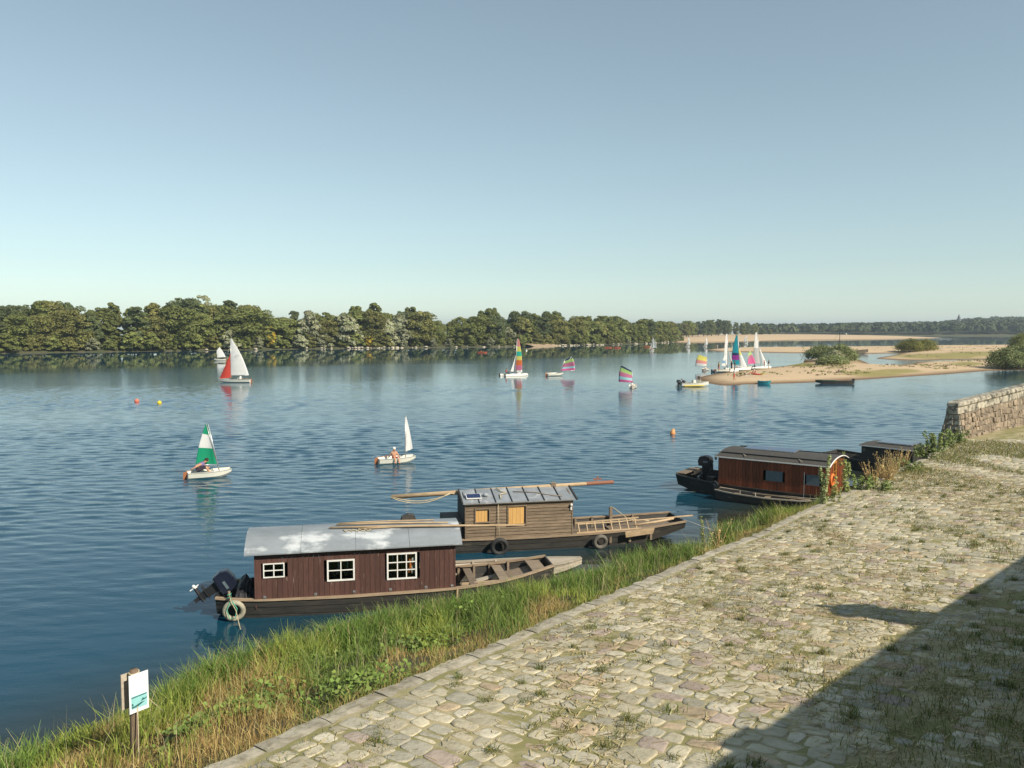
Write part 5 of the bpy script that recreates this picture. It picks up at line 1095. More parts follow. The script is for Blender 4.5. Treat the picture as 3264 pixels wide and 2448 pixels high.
def body_mesh(key, joints, scheme, fat=1.0):
    names = list(joints); me = bpy.data.meshes.new('body'); me.from_pydata([joints[k] for k in names], [(names.index(a), names.index(b)) for a, b in BONES], [])
    o = bpy.data.objects.new('body_tmp', me); COL.objects.link(o)
    m = o.modifiers.new('skin', 'SKIN'); sl = me.skin_vertices[0].data
    for i, k in enumerate(names): sl[i].radius = (RAD[k]*(fat if k not in ('head','crown','neck') else 1), RAD[k]*(1.25 if k in ('pelvis','chest') else 1)*(fat if k not in ('head','crown','neck') else 1)); sl[i].use_root = (k == 'pelvis')
    o.modifiers.new('sub', 'SUBSURF').levels = 1
    dg = bpy.context.evaluated_depsgraph_get(); dg.update(); em = bpy.data.meshes.new_from_object(o.evaluated_get(dg)); bpy.data.objects.remove(o)
    mats = [M['skin'], M[scheme[0]], M[scheme[1]], M['hair']]; em.materials.clear()
    for q in mats: em.materials.append(q)
    J = {k: Vector(v) for k, v in joints.items()}
    reg = {('pelvis','chest'):1,('chest','neck'):1,('chest','shl'):1,('chest','shr'):1,('shl','ell'):1 if scheme[2] else 0,('shr','elr'):1 if scheme[2] else 0,('pelvis','hil'):2,('pelvis','hir'):2,('hil','knl'):2,('hir','knr'):2,('knl','anl'):2 if scheme[3] else 0,('knr','anr'):2 if scheme[3] else 0}
    for p in em.polygons:
        c = p.center; best = None
        for a, b in BONES:
            A, B = J[a], J[b]; t = max(0, min(1, (c-A).dot(B-A)/max(1e-9,(B-A).length_squared))); d = (c-A.lerp(B,t)).length - 0.5*(RAD[a]*(1-t)+RAD[b]*t)
            if best is None or d < best[0]: best = (d, (a,b), t)
        p.material_index = reg.get(best[1], 0); p.use_smooth = True
    return em
def person(loc, rz, label, joints, scheme=('cloth_dark','cloth_dark',True,False), scale=1.0, hat=None, group=None, hairm='hair', fat=1.0):
    e = empty('person', loc, rz, label, 'person', group); e.scale = (scale,)*3
    link('body', body_mesh(label, joints, scheme, fat), e)
    h = Vector(joints['head']); c = Vector(joints['crown']); d = (c-h).normalized(); mid = h.lerp(c, .75)
    b = MB(); b.ball(mid - Vector((.025,0,0)), .100, .100, .095, 10, 7); b.build('hat' if hat else 'hair', M[hat or hairm], e, True)
    f = MB(); f.ball(h + Vector((.098,0,-.015)), .022,.016,.024,6,4); f.build('nose', M['skin'], e, True)
    return e

# ================================================================ SAILING DINGHIES
flat('gel', (0.76,0.73,0.62), 0.35, spec=0.5, var=.06); flat('gel_shade', (0.55,0.54,0.47), 0.5); flat('rudder_wood', (0.36,0.13,0.05), 0.5); flat('mast_metal', (0.6,0.6,0.58), 0.35, 0.6)
def sail_mat(name, c):
    M[name] = pm(name, c, tuple(k*.93 for k in c), scale=1.5, rough=0.6, spec=0.3, transl=0.30, bump=.15, bscale=4)
for nme, c in dict(sail_white=(.82,.81,.78), sail_red=(.62,.075,.05), sail_green=(.012,.33,.17), sail_yellow=(.82,.74,.18), sail_pink=(.80,.16,.38), sail_orange=(.80,.22,.06), sail_teal=(.02,.36,.44), sail_purple=(.36,.04,.34), sail_lime=(.50,.70,.24), sail_navy=(.03,.05,.14), sail_rose=(.68,.22,.36), sail_cyan=(.45,.76,.78), sail_blue=(.25,.42,.60), sail_grey=(.55,.55,.53), sail_coral=(.80,.34,.30), sail_aqua=(.05,.60,.44)).items(): sail_mat('%s' % nme, c)
def sail(par, tack, throat, head, clew, bands, camber=0.12, side=1, nu=8, nv=16, name='sail_panel', roach=0.06, th=0.006):
    """four-cornered sheet cut into cloth panels from foot to head; bands = [(top fraction, material), ...]"""
    T, H_, P, C = map(Vector, (tack, throat, head, clew)); nrm = (H_-T).cross(C-T).normalized()*side; size = (C-T).length
    def pt(a, h):
        lo = T.lerp(H_, h); hi = C.lerp(P, h); q = lo.lerp(hi, a)
        return q + nrm*camber*size*math.sin(math.pi*a**.8)*(1-0.55*h)*(0.5+0.5*math.sin(math.pi*min(1,h+.25))) + (hi-lo).normalized()*roach*size*a*math.sin(math.pi*h) if (hi-lo).length > 1e-4 else q
    f0 = 0.0; out = []
    for f1, mt in bands:
        n = max(2, int(nv*(f1-f0)+1)); rows = []
        for k in range(n+1):
            h = f0+(f1-f0)*k/n; fr = [pt(i/nu, h) for i in range(nu+1)]; rows.append(fr+[p - nrm*th for p in fr[::-1]]+[fr[0]])
        out.append(MB().grid(rows).build(name, M[mt], par, True)); f0 = f1
    return out
def small_hull(par, L, B, fb, bow=0.0, mat='gel', bz=0.08, thick=0.03, deck=0.0, stern=.86, rudder=True, sheer=.12):
    """moulded open hull, x forward from the stern; bow = half width at the stem"""
    xs = np.linspace(0, L, 15); q = xs/L
    hw = B/2*np.where(q < .45, stern+(1-stern)*np.sin(q/.45*math.pi/2), bow/(B/2)+(1-bow/(B/2))*np.cos((q-.45)/.55*math.pi/2)**.8)
    zt = fb*(1+sheer*(q*1.6-.3)**2); zb = -0.06 + (bz+.10)*np.clip((q-.6)/.4, 0, 1)**2*1.6
    rows = []
    for i in range(15):
        o = []
        for f, k in ((0,0.0),(0,.55),(.35,.86),(1,1.0)): o.append((xs[i], -hw[i]*k, zb[i]+(zt[i]-zb[i])*f))
        half = o; inner = [(xs[i], -(max(hw[i]-thick,.005))*k, max(zb[i],-.06)+.05+(zt[i]-zb[i]-.05)*f) for f, k in ((1,1.0),(.35,.84),(0,.5),(0,0.0))]
        ring = half+inner
        rows.append([(a,b,c) for a,b,c in ring]+[(a,-b,c) for a,b,c in ring[::-1]])
    b = MB().grid(rows)
    m = len(rows[0])
    for i in (0, 14):
        lp = [rows[i][k] for k in (0,1,2,3)]+[rows[i][m-1-k] for k in (3,2,1,0)]; b.add(lp, [tuple(range(8)) if i else tuple(range(7,-1,-1))])
    h = b.build('hull', M[mat], par)
    gw = MB()
    for sg in (-1,1): gw.tube([(xs[i], sg*hw[i], zt[i]) for i in range(15)], .022, 5)
    gw.build('rubbing_strake', M['gel_shade'] if mat == 'gel' else M[mat], par)
    if deck:
        k0 = int(15*(1-deck)); rws = [[(xs[i], -hw[i]+.01, zt[i]-.004), (xs[i], 0, zt[i]+.05), (xs[i], hw[i]-.01, zt[i]-.004)] for i in range(k0, 15)]; MB().grid(rws).build('foredeck', M[mat], par)
        for sg in (-1,1): MB().grid([[(xs[i], sg*hw[i], zt[i]+.002), (xs[i], sg*max(hw[i]-.22,.0), zt[i]+.01)] for i in range(0, k0+1)]).build('side_deck', M[mat], par)
    if rudder:
        MB().hexa([(-.26,-.015,-.35),(-.04,-.015,-.35),(-.04,.015,-.35),(-.26,.015,-.35),(-.22,-.015,fb+.02),(-.02,-.015,fb+.02),(-.02,.015,fb+.02),(-.22,.015,fb+.02)]).build('rudder', M['rudder_wood'], par)
        MB().bar((-.1,0,fb+.05),(L*.28,.04,fb+.14),.03,.03).build('tiller', M['rudder_wood'], par)
    MB().box(L*.46,L*.58,-B/2*.9,B/2*.9,fb*.62,fb*.70).build('thwart', M[mat], par)
    return lambda x: float(np.interp(x, xs, zt))
def spar(par, name, a, b, r, mat='mast_metal'): return MB().tube([a, b], r, 7).build(name, M[mat], par, True)
def dirv(par, world_deg):
    a = R(world_deg) - par.rotation_euler.z; return Vector((math.cos(a), math.sin(a), 0))
GB = 'sailing boats on the river'
def optimist(u, v, heading, boom_deg, label, bands, scale=1.0, rake=0.0, heel=0.0, sail_h=2.05, foot=2.0, head_len=1.05, head_up=.55, camber=.12, side=1, lean_deg=None, z=0.0, group=GB, mast_len=2.25):
    p = at(u, v, 0); e = empty('sailing_dinghy', p, R(heading), label, 'boat', group); e.scale = (scale,)*3
    L = 2.3; root = Vector((-L/2, 0, 0))
    e.location = Vector((p.x, p.y, z)) - Vector((math.cos(R(heading))*L/2*scale, math.sin(R(heading))*L/2*scale, 0))
    small_hull(e, L, 1.12, .36, .30, stern=.82)
    mx = Vector((1.72, 0, .10)); bd = dirv(e, boom_deg); up = (Vector((0,0,1)) + bd*rake + (dirv(e, lean_deg)*heel if lean_deg is not None else Vector())).normalized()
    spar(e, 'mast', mx, mx+up*mast_len, .028); tk = mx+up*.62+bd*.05; th = mx+up*(mast_len-.05)+bd*.04
    cl = tk + bd*foot + Vector((0,0,.08)); hd = th + bd*head_len*.55 + up*head_up
    spar(e, 'boom', tk-up*.04, cl-up*.02, .02); spar(e, 'sprit', mx+up*.95+bd*.04, hd, .016)
    sail(e, tk, th, hd, cl, bands, camber, side)
    return e
def sloop(u, v, heading, boom_deg, label, L=4.6, B=1.6, mast_h=6.4, bands=((1,'sail_white'),), jib=None, jib_deg=None, scale=1.0, foot=2.4, z=0.0, heel=0.0, main=True, camber=.10, side=1, group=GB, name='sailing_dinghy', gunter=False):
    p = at(u, v, 0); e = empty(name, (p.x-math.cos(R(heading))*L/2*scale, p.y-math.sin(R(heading))*L/2*scale, z), R(heading), label, 'boat', group); e.scale = (scale,)*3
    fbd = .48; small_hull(e, L, B, fbd, .05, deck=.38, sheer=.10)
    mx = Vector((L*.62, 0, fbd+.03)); up = (Vector((0,0,1)) + dirv(e, boom_deg)*0.02).normalized(); bd = dirv(e, boom_deg)
    spar(e, 'mast', mx, mx+up*(mast_h-fbd), .04)
    tk = mx+up*.62+bd*.06; hd = mx+up*(mast_h-fbd-.05)+bd*.04
    if main:
        cl = tk+bd*foot+Vector((0,0,.05)); spar(e, 'boom', tk-up*.05, cl-up*.05, .03); sail(e, tk, hd, hd+bd*.10, cl, bands, camber, side, roach=.10)
    st = Vector((L-.12, 0, fbd+.08))
    if jib:
        ah = mx+up*(mast_h-fbd)*jib[1]; jd = dirv(e, jib_deg) if jib_deg is not None else bd
        jc = mx+jd*jib[2]+Vector((0,0,.28)); sail(e, st, ah, ah+jd*.04, jc, ((1,jib[0]),), .10, side, name='jib', roach=-.03)
    spar(e, 'forestay', st, mx+up*(mast_h-fbd)*.86, .008)
    return e
def catamaran(u, v, heading, boom_deg, label, bands, L=4.4, W=2.1, mast_h=7.2, jib=None, jib_deg=None, rake=-.06, foot=1.9, z=0.0, group=GB, mainsail=True, side=1, camber=.08, hullmat='gel'):
    p = at(u, v, 0); e = empty('catamaran', (p.x-math.cos(R(heading))*L/2, p.y-math.sin(R(heading))*L/2, z), R(heading), label, 'boat', group)
    for sg in (-1,1):
        rows = []
        for k in range(11):
            q = k/10; x = q*L; w = .19*math.sin(math.pi*min(1,.18+q*.82))**.6+.02; zt = .36+.28*max(0,q-.55)**1.5*2; zb = -.14+.3*max(0,q-.65)**1.2
            rows.append([(x, sg*W/2+w*math.cos(a), (zt+zb)/2+(zt-zb)/2*math.sin(a)) for a in np.linspace(0,2*math.pi,9)])
        b = MB().grid(rows); b.add(rows[0][:8], [tuple(range(8))]); b.add(rows[-1][:8], [tuple(range(7,-1,-1))]); b.build('float', M[hullmat], e, True)
        MB().hexa([(-.3,sg*W/2-.015,-.4),(-.08,sg*W/2-.015,-.4),(-.08,sg*W/2+.015,-.4),(-.3,sg*W/2+.015,-.4),(-.22,sg*W/2-.015,.4),(-.02,sg*W/2-.015,.4),(-.02,sg*W/2+.015,.4),(-.22,sg*W/2+.015,.4)]).build('rudder', M['black'], e)
    for x in (L*.28, L*.60): MB().tube([(x,-W/2,.42),(x,W/2,.42)], .04, 7).build('crossbeam', M['mast_metal'], e)
    MB().box(L*.28,L*.60,-W/2+.15,W/2-.15,.40,.415).build('trampoline', M['cloth_white'], e)
    mx = Vector((L*.60,0,.45)); bd = dirv(e, boom_deg); up = (Vector((0,0,1))+Vector((rake,0,0))).normalized(); spar(e, 'mast', mx, mx+up*mast_h, .05)
    tk = mx+up*.55+bd*.07; hd = mx+up*(mast_h-.05)+bd*.05
    if mainsail:
        cl = tk+bd*foot+Vector((0,0,.05)); sail(e, tk, hd, hd+bd*.28, cl, bands, camber, side, roach=.16); spar(e, 'boom', tk-up*.05, cl-up*.05, .03)
    if jib:
        st = Vector((L*.95,0,.55)); ah = mx+up*mast_h*jib[1]; jd = dirv(e, jib_deg) if jib_deg is not None else bd; jc = mx+jd*jib[2]+Vector((0,0,.35)); sail(e, st, ah, ah+jd*.04, jc, jib[0], .12, side, name='jib', roach=-.02)
    spar(e, 'forestay', Vector((L*.95,0,.55)), mx+up*mast_h*.8, .008)
    return e

# green and white sprit dinghy, man leaning forward
og = optimist(668, 1521, 27, 207, 'white dinghy with a green and white striped sail, sailed by a crouching person', [(.40,'sail_green'),(.74,'sail_white'),(1,'sail_green')], foot=1.12, head_len=.10, head_up=.12, camber=.14, side=-1, mast_len=2.95, rake=.20)
def on(e, x, y, z): return e.matrix_basis @ Vector((x,y,z))
person(on(og, .50, 0.0, .30), R(22), 'person in a purple vest crouching in the green-sailed dinghy', LEAN, ('cloth_purple','cloth_dark',False,False), 1.12, fat=1.15)
# plain white sail seen almost edge-on, bather at the helm
ow = optimist(1264, 1476, 22, 62, 'white dinghy with a plain white sail seen almost edge-on', [(1,'sail_white')], foot=.75, head_len=.12, head_up=.15, camber=.16, side=-1, mast_len=2.75)
person(on(ow, .95, -.10, .16), R(-60), 'bare-chested person with a white cap in the plain white-sailed dinghy', SIT, ('skin','cloth_red',False,False), 1.0, 'hat_white')
# larger sloop with red jib
sr = sloop(748, 1219, 180, 2, 'white sailing boat with a red jib and tall white mainsail', L=5.0, mast_h=6.9, bands=((1,'sail_white'),), jib=('sail_red',.64,.1), jib_deg=0, foot=2.75, camber=.05, side=-1)
person(on(sr, 1.55, -.1, .42), R(180), 'person in white sitting at the stern of the red-jib sailing boat', SIT, ('cloth_white','cloth_white',True,True), .95)
fc = bpy.data.curves.new('sail_number', 'FONT'); fc.body = '722'; fc.size = .42; fc.extrude = .002
fo = bpy.data.objects.new('sail_number', fc); COL.objects.link(fo); dg = bpy.context.evaluated_depsgraph_get(); dg.update(); fm = bpy.data.meshes.new_from_object(fo.evaluated_get(dg)); bpy.data.objects.remove(fo)
flat('ink', (.30,.30,.34), .7); fm.materials.clear(); fm.materials.append(M['ink'])
num = link('sail_number', fm, sr); num.matrix_basis = Matrix.Translation((2.25, .30, 4.05)) @ Matrix.Rotation(math.pi, 4, 'Z') @ Matrix.Rotation(math.pi/2, 4, 'X') @ Matrix.Rotation(R(8), 4, 'Z')
# small white one by the far bank
optimist(701, 1150, 195, 15, 'tiny white dinghy under the far trees left of the red-jib boat', [(1,'sail_white')], foot=1.7, head_len=.9, head_up=.6, scale=1.25, camber=.05, side=-1)
# catamaran with rainbow sail
c1 = catamaran(1636, 1198, 28, 345, 'catamaran with a striped rainbow sail and white jib', [(.15,'sail_rose'),(.32,'sail_orange'),(.45,'sail_yellow'),(.60,'sail_aqua'),(.76,'sail_yellow'),(1,'sail_coral')], mast_h=6.2, foot=1.15, jib=(((1,'sail_white'),),.62,-.9), jib_deg=10, L=4.2, side=-1, rake=.06, camber=.05)
person(on(c1, .9, .5, .45), R(30), 'person in dark red clothes sitting on the rainbow-sailed catamaran', SIT, ('cloth_red','cloth_dark',True,True), 1.0)
# heeled dinghies with lime and pink sails
o6 = optimist(1768, 1198, 25, -8, 'dinghy with a lime and pink sail tipping right of the rainbow catamaran', [(.16,'sail_pink'),(.30,'sail_cyan'),(.62,'sail_rose'),(.86,'sail_lime'),(1,'sail_navy')], foot=1.9, head_len=1.3, head_up=.5, scale=1.35, heel=.42, lean_deg=-5)
o7 = optimist(2018, 1236, 75, 172, 'dinghy seen from behind with a lime and pink sail in mid river', [(.14,'sail_pink'),(.34,'sail_cyan'),(.62,'sail_rose'),(.88,'sail_lime'),(1,'sail_navy')], foot=1.9, head_len=2.4, head_up=.75, heel=.12, lean_deg=180, scale=1.05)
person(on(o7, .6, .1, .15), R(75), 'person in a pale top sitting in the dinghy seen from behind', SIT, ('cloth_white','cloth_dark',True,False), .85)
o11 = optimist(2250, 1181, 60, 178, 'dinghy with a yellow and pink sail just off the sandbar tip', [(.25,'sail_white'),(.55,'sail_coral'),(1,'sail_yellow')], foot=2.0, head_len=2.6, head_up=.5, scale=1.15)
person(on(o11, .7, 0, .15), R(60), 'person sitting in the dinghy with the yellow and pink sail', SIT, ('cloth_white','cloth_dark',True,False), .85)
# far sails
sloop(2079, 1118, 70, 340, 'grey-white sloop sailing far off right of the orange canoes', L=4.2, mast_h=5.2, bands=((1,'sail_white'),), jib=('sail_grey',.8,1.1), jib_deg=180, foot=1.5)
person(at(2076, 1117, .45), R(180), 'person sitting in the far grey-white sloop', SIT, ('cloth_red','cloth_dark',True,True))
sloop(2193, 1106, 60, 10, 'left of two far white sails before the beach', L=3.6, mast_h=4.6, bands=((1,'sail_white'),), jib=('sail_grey',.75,.9), jib_deg=180, foot=1.0)
sloop(2249, 1106, 60, 20, 'right of two far white sails before the beach', L=3.6, mast_h=4.6, bands=((1,'sail_white'),), jib=('sail_grey',.7,.9), jib_deg=190, foot=1.0)
sloop(2378, 1095, 40, 200, 'farthest small sloop behind the teal catamaran sail', L=4.2, mast_h=4.8, bands=((1,'sail_grey'),), jib=('sail_white',.5,.6), jib_deg=20, foot=2.0)
# boats drawn up at the sandbar
cA = catamaran(2312, 1186, 18, 195, 'white beached catamaran with a tall narrow white sail at the sandbar', [(1,'sail_white')], mast_h=6.9, foot=.75, jib=(((1,'sail_grey'),),.66,-.8), jib_deg=195, rake=-.02, L=4.6, z=.12)
cA.rotation_euler.y = R(0)
sB = sloop(2306, 1187, 15, 200, 'beached dinghy with a short white and blue sail left of the white catamaran', L=3.6, B=1.4, mast_h=3.4, bands=((.22,'sail_white'),(.46,'sail_blue'),(1,'sail_white')), foot=.9, z=.12)
cT = catamaran(2352, 1181, 14, 170, 'beached catamaran with a tall teal and purple sail', [(.16,'sail_teal'),(.32,'sail_purple'),(.40,'sail_navy'),(1,'sail_teal')], mast_h=6.6, foot=1.55, jib=(((.28,'sail_white'),(.6,'sail_white'),(1,'sail_yellow')),.62,-.1), jib_deg=180, rake=-.10, L=4.6, z=.15, camber=.05)
o12 = optimist(2372, 1178, 10, 20, 'beached dinghy with a pink and yellow sail right of the teal catamaran', [(.45,'sail_pink'),(.7,'sail_rose'),(1,'sail_lime')], foot=1.4, head_len=.6, head_up=.5, scale=1.35, z=.15)
cC = catamaran(2418, 1176, 12, 190, 'rightmost beached catamaran with white main and white jib', [(.5,'sail_grey'),(1,'sail_white')], mast_h=7.2, foot=1.35, jib=(((1,'sail_white'),),.62,.35), jib_deg=0, rake=-.14, L=4.6, z=.15)
def ground_at(u, v, zz=0.35): return at(u, v, zz)
GP = 'people on the sandbar'
person(at(2291,1183,.35), R(200), 'person with a yellow vest standing by the left beached boat', STAND, ('cloth_yellow','cloth_red',False,False), 1.0, group=GP)
person(at(2332,1180,.4), R(200), 'person in dark clothes left of the pair by the teal catamaran', STAND, ('cloth_dark','cloth_dark',True,True), 1.05, group=GP)
person(at(2342,1181,.4), R(160), 'person in dark clothes right of the pair by the teal catamaran', STAND, ('cloth_dark','cloth_dark',True,True), 1.08, group=GP)
STRIDE = dict(STAND, knl=(.12,.10,.50), anl=(.10,.11,.08), tol=(.24,.12,.03), knr=(-.06,-.10,.50), anr=(-.20,-.11,.09), tor=(-.07,-.12,.03), hal=(.20,.26,.95), har=(-.15,-.28,.90))
person(at(2340,1213,.42), R(180), 'person in a white top and red shorts standing alone on the sand', STRIDE, ('cloth_white','cloth_red',True,False), 1.08, group=GP)
person(at(2450,1176,.4), R(180), 'person in a dark top standing at the right beached catamaran', STAND, ('cloth_dark','cloth_white',True,False), 1.05, group=GP)
person(at(2436,1172,.4), R(180), 'person in a brown top behind the right beached catamaran', STAND, ('cloth_red','cloth_dark',True,False), .9, group=GP)
person(at(2406,1172,.55), R(180), 'person in dark clothes sitting on the right beached catamaran', SIT, ('cloth_dark','cloth_dark',True,True), .95, group=GP)
ch = empty('deck_chair', at(2399,1196,.42), R(180), 'low folding beach chair on the sandbar', 'chair'); MB().bar((-.25,0,.18),(.25,0,.28),.5,.03).build('seat', M['cloth_red'], ch); MB().bar((-.25,0,.18),(-.5,0,.75),.5,.03).build('backrest', M['cloth_red'], ch)
for x, y in ((-.3,-.23),(-.3,.23),(.22,-.23),(.22,.23)): MB().tube([(x,y,-.02),(x*.7,y,.26)], .015, 5).build('leg', M['metal'], ch)
RECL = dict(SIT, chest=(-.14,0,.44), neck=(-.20,0,.60), head=(-.21,0,.71), crown=(-.22,0,.81), shl=(-.14,.18,.53), shr=(-.14,-.18,.53), ell=(-.05,.26,.28), elr=(-.05,-.26,.28), hal=(.2,.24,.25), har=(.2,-.24,.25))
pc = at(2399,1196,.42); person((pc.x, pc.y, pc.z+.20), R(180), 'bather in a white cap reclining in the low beach chair', RECL, ('skin','cloth_red',False,False), 1.0, 'hat_white', GP)
rr2 = random.Random(8)
for k, (u, v, mt, lab) in enumerate([(2411,1196,'cloth_red','red bag on the sand beside the beach chair'),(2421,1197,'cloth_red','orange-red bundle between the red bag and the yellow one'),(2427,1195,'cloth_yellow','yellow bundle on the sand right of the red bags'),(2449,1199,'cloth_white','pale towel on the sand right of the yellow bundle'),(2460,1199,'hair','brown bag beside the pale towel'),(2384,1199,'cloth_white','pale towel on the sand left of the beach chair')]):
    p = at(u, v, .42); b = MB()
    for q in range(4): b.ball((rr2.uniform(-.3,.3), rr2.uniform(-.2,.2), rr2.uniform(.05,.2) if 'towel' not in lab else .03), rr2.uniform(.2,.35), rr2.uniform(.18,.3), .16 if 'towel' not in lab else .05, 8, 5, .15, rr2)
    o = b.build('beach_towel' if 'towel' in lab else 'beach_bag', M[mt], None, True); o.location = p; tag(o, lab, 'towel' if 'towel' in lab else 'bag', 'things on the sand')
# bathers in the far water
for k, (u, v) in enumerate([(2281,1110),(2287,1110),(2307,1109)]): person(at(u, v, -.75), R(90*k), ['left of two bathers wading beyond the sandbar','right of two bathers wading beyond the sandbar','bather wading alone left of the tall white sail'][k], STAND, ('cloth_white' if k == 1 else 'skin','cloth_red',False,False), 1.0, group='bathers')
# canoes
flat('canoe_red', (.55,.13,.05), .5)
def canoe(u, v, rz, label, n):
    p = at(u, v); e = empty('canoe', p, R(rz), label, 'canoe', 'orange canoes off the far bank')
    rows = []
    for k in range(11):
        q = k/10; x = (q-.5)*3.3; w = .33*math.sin(math.pi*q)**.6+.01; z = .30+.18*(2*q-1)**4; rows.append([(x,-w,z),(x,-w*.8,.02),(x,0,-.06),(x,w*.8,.02),(x,w,z),(x,w*.5,z+.02*(1)),(x,-w*.5,z+.02),(x,-w,z)])
    MB().grid(rows).build('hull', M['canoe_red'], e, True); MB().box(-.35,-.05,-.22,.22,.10,.24).build('seat', M['black'], e)
    for k in range(n): person(on(e, -.4+k*.9, 0, .16), R(rz), label.replace('canoe','canoe')[:0]+('paddler ' + ('in front ' if k else 'at the back ') + 'in the ' + label), SIT, (['cloth_red','cloth_pink'][k % 2],'cloth_dark',True,False), .95)
    return e
canoe(1537,1125,5,'orange canoe alone below the yellowing bushes',1); canoe(1938,1109,8,'left orange canoe of the pair off the rocks',1); canoe(1966,1109.5,3,'right orange canoe of the pair off the rocks',2); canoe(2063,1106.5,5,'orange canoe just left of the far grey-white sloop',1)
# motor launch at the sandbar tip
ml = empty('motor_boat', (0,0,0), R(12), 'white and yellow motor launch lying at the sandbar tip', 'boat'); p = at(2212,1232); ml.location = (p.x-2.1, p.y-.5, 0)
small_hull(ml, 4.4, 1.7, .55, .06, deck=.25, rudder=False); MB().box(.3,3.4,-.84,-.80,.12,.26).build('yellow_stripe', M['cloth_yellow'], ml)
outboard(ml, -.25, 0, .75, R(10), .9, 'black'); b = MB(); b.box(1.9,2.3,-.35,.35,.1,.95); b.build('console', M['gel'], ml); MB().bar((2.9,-.5,.6),(2.9,-.5,1.25),.04,.04).build('rail_post', M['mast_metal'], ml); MB().bar((2.9,.5,.6),(2.9,.5,1.25),.04,.04).build('rail_post', M['mast_metal'], ml); MB().bar((2.9,-.5,1.25),(2.9,.5,1.25),.04,.5).build('windscreen', M['deck'], ml)
person(on(ml, .75, .1, .42), R(150), 'person in dark clothes bending at the motor of the launch', LEAN, ('cloth_dark','cloth_dark',True,True), 1.0)
# teal skiff, dark punt, barge
def punt(u, v, rz, L, B, mats, label, fb=.42, name='punt', tz=.0):
    p = at(u, v); e = empty(name, (p.x-math.cos(R(rz))*L/2, p.y-math.sin(R(rz))*L/2, tz), R(rz), label, 'boat', None)
    g = hull(e, [0,L*.15,L*.5,L*.82,L], 0, [B*.36,B*.46,B*.5,B*.42,B*.2], [B*.28,B*.38,B*.42,B*.34,B*.12], [fb*1.15,fb,fb*.95,fb*1.05,fb*1.35], [.05,-.08,-.1,-.03,.25*fb*2], floor=.06, mats=mats, gw=.07); return e, g
flat('teal_paint', (.03,.26,.30), .5)
pt_, g = punt(2436,1224,-25,1.9,.95,('teal_paint','teal_paint','teal_paint'),'small teal skiff pulled up at the sandbar edge', name='rowing_boat'); MB().box(.8,1.1,-.4,.4,.28,.32).build('thwart', M['gel'], pt_)
pt_, g = punt(2660,1223,173,5.6,1.25,('tar','tar','tar'),'long dark punt with a green rim lying along the sandbar'); 
flat('dull_green', (.06,.14,.08), .7); MB().bar((2.4,-.5,.50),(5.2,-.4,.58),.1,.05).build('green_rail', M['dull_green'], pt_); MB().bar((2.4,.5,.50),(5.2,.4,.58),.1,.05).build('green_rail', M['dull_green'], pt_); outboard(pt_, .05,0,.62,R(0),.6,'black')
bg, g = punt(2700,1127,-8,13.5,3.4,('deck','tar','deck'),'broad brown river barge behind the big sandbar bush', fb=1.1, name='barge'); MB().tube([(4.2,0,.4),(4.2,0,zat(bg.location.y,1047))],[.14,.07],8).build('mast', M['tar'], bg)
zt_ = zat(bg.location.y,1050)
for a in (0.2,1.25,2.3): MB().bar((4.2-math.cos(a)*.9,0,zt_-math.sin(a)*.9),(4.2+math.cos(a)*.9,0,zt_+math.sin(a)*.9),.07,.07).build('vane_arm', M['tar'], bg)
MB().bar((4.2,0,zt_-3.6),(6.3,0,zt_-1.7),.06,.06).build('gaff', M['gel'], bg); rope('mast_stay', [(4.2,0,zt_-1),(-.2,0,1.2)], .03, 'tar', parent=bg); MB().ball((6.3,0,zt_-1.6),.3,.2,.22,8,5).build('mast_lamp', M['gel'], bg)
# ---- buoys
def buoy(u, v, r0, mt, label, kind='ball'):
    p = at(u, v); e = empty('buoy', p, 0, label, 'buoy', 'buoys on the river'); b = MB()
    if kind == 'ball': b.ball((0,0,r0*.35), r0, r0, r0*.95, 14, 9)
    else: b.tube([(0,0,-.1),(0,0,.10),(.04,0,.28),(.10,0,.42)],[r0,r0*1.02,r0*.75,r0*.25],12)
    b.build('float', M[mt], e, True); MB().tube([(0,0,r0*1.2 if kind == 'ball' else .40),(.05,0,r0*1.5 if kind == 'ball' else .48)], r0*.18, 6).build('eye', M['rope'], e); return e
flat('buoy_red', (.75,.17,.10), .45); flat('buoy_yellow', (.80,.60,.04), .45); flat('buoy_orange', (.78,.33,.12), .5)
buoy(436,1281,.26,'buoy_red','round red buoy left of the yellow buoy'); buoy(508,1286.5,.25,'buoy_yellow','round yellow buoy right of the red buoy'); buoy(2144,1384,.21,'buoy_orange','tilted orange cone buoy on the open water','cone'); 
buoy(1679,1196,.26,'gel','white round buoy right of the rainbow-sailed catamaran'); buoy(1678,1118,.35,'gel','small white buoy near the bare earth of the far bank')

# ---- sandbar bushes
def bush(u, v, h, w, mt, label, seed, z=.4, shape='dome', nb=110, per=110):
    p = at(u, v, z); e = empty('bush', p, seed, label, 'bush', 'bushes on the sandbars'); cm = crown('crown', 900+seed, h, w, 0.0, shape, M[mt], nb, per, .24, True); link('crown', cm, e)
    b = MB(); rr = random.Random(seed)
    for k in range(7): a = rr.uniform(0,6.28); b.tube([(0,0,-.2),(math.cos(a)*w*.14,math.sin(a)*w*.14,h*.35),(math.cos(a)*w*.3,math.sin(a)*w*.3,h*.75)],[.06,.04,.015],5)
    b.build('stems', M['bark'], e); return e
bush(2618,1148,3.6,9.5,'leaf_shrub','leftmost and biggest green bush on the near sandbar',1); bush(2680,1152,4.0,8.5,'leaf_shrub','green bush right of the biggest one on the near sandbar',2); bush(2655,1164,1.9,7.0,'leaf_shrub','low bush in front of the biggest one on the near sandbar',3)
bush(2660,1160,3.0,5.0,'leaf_grey','greyish bush in the middle of the near sandbar clump',4)
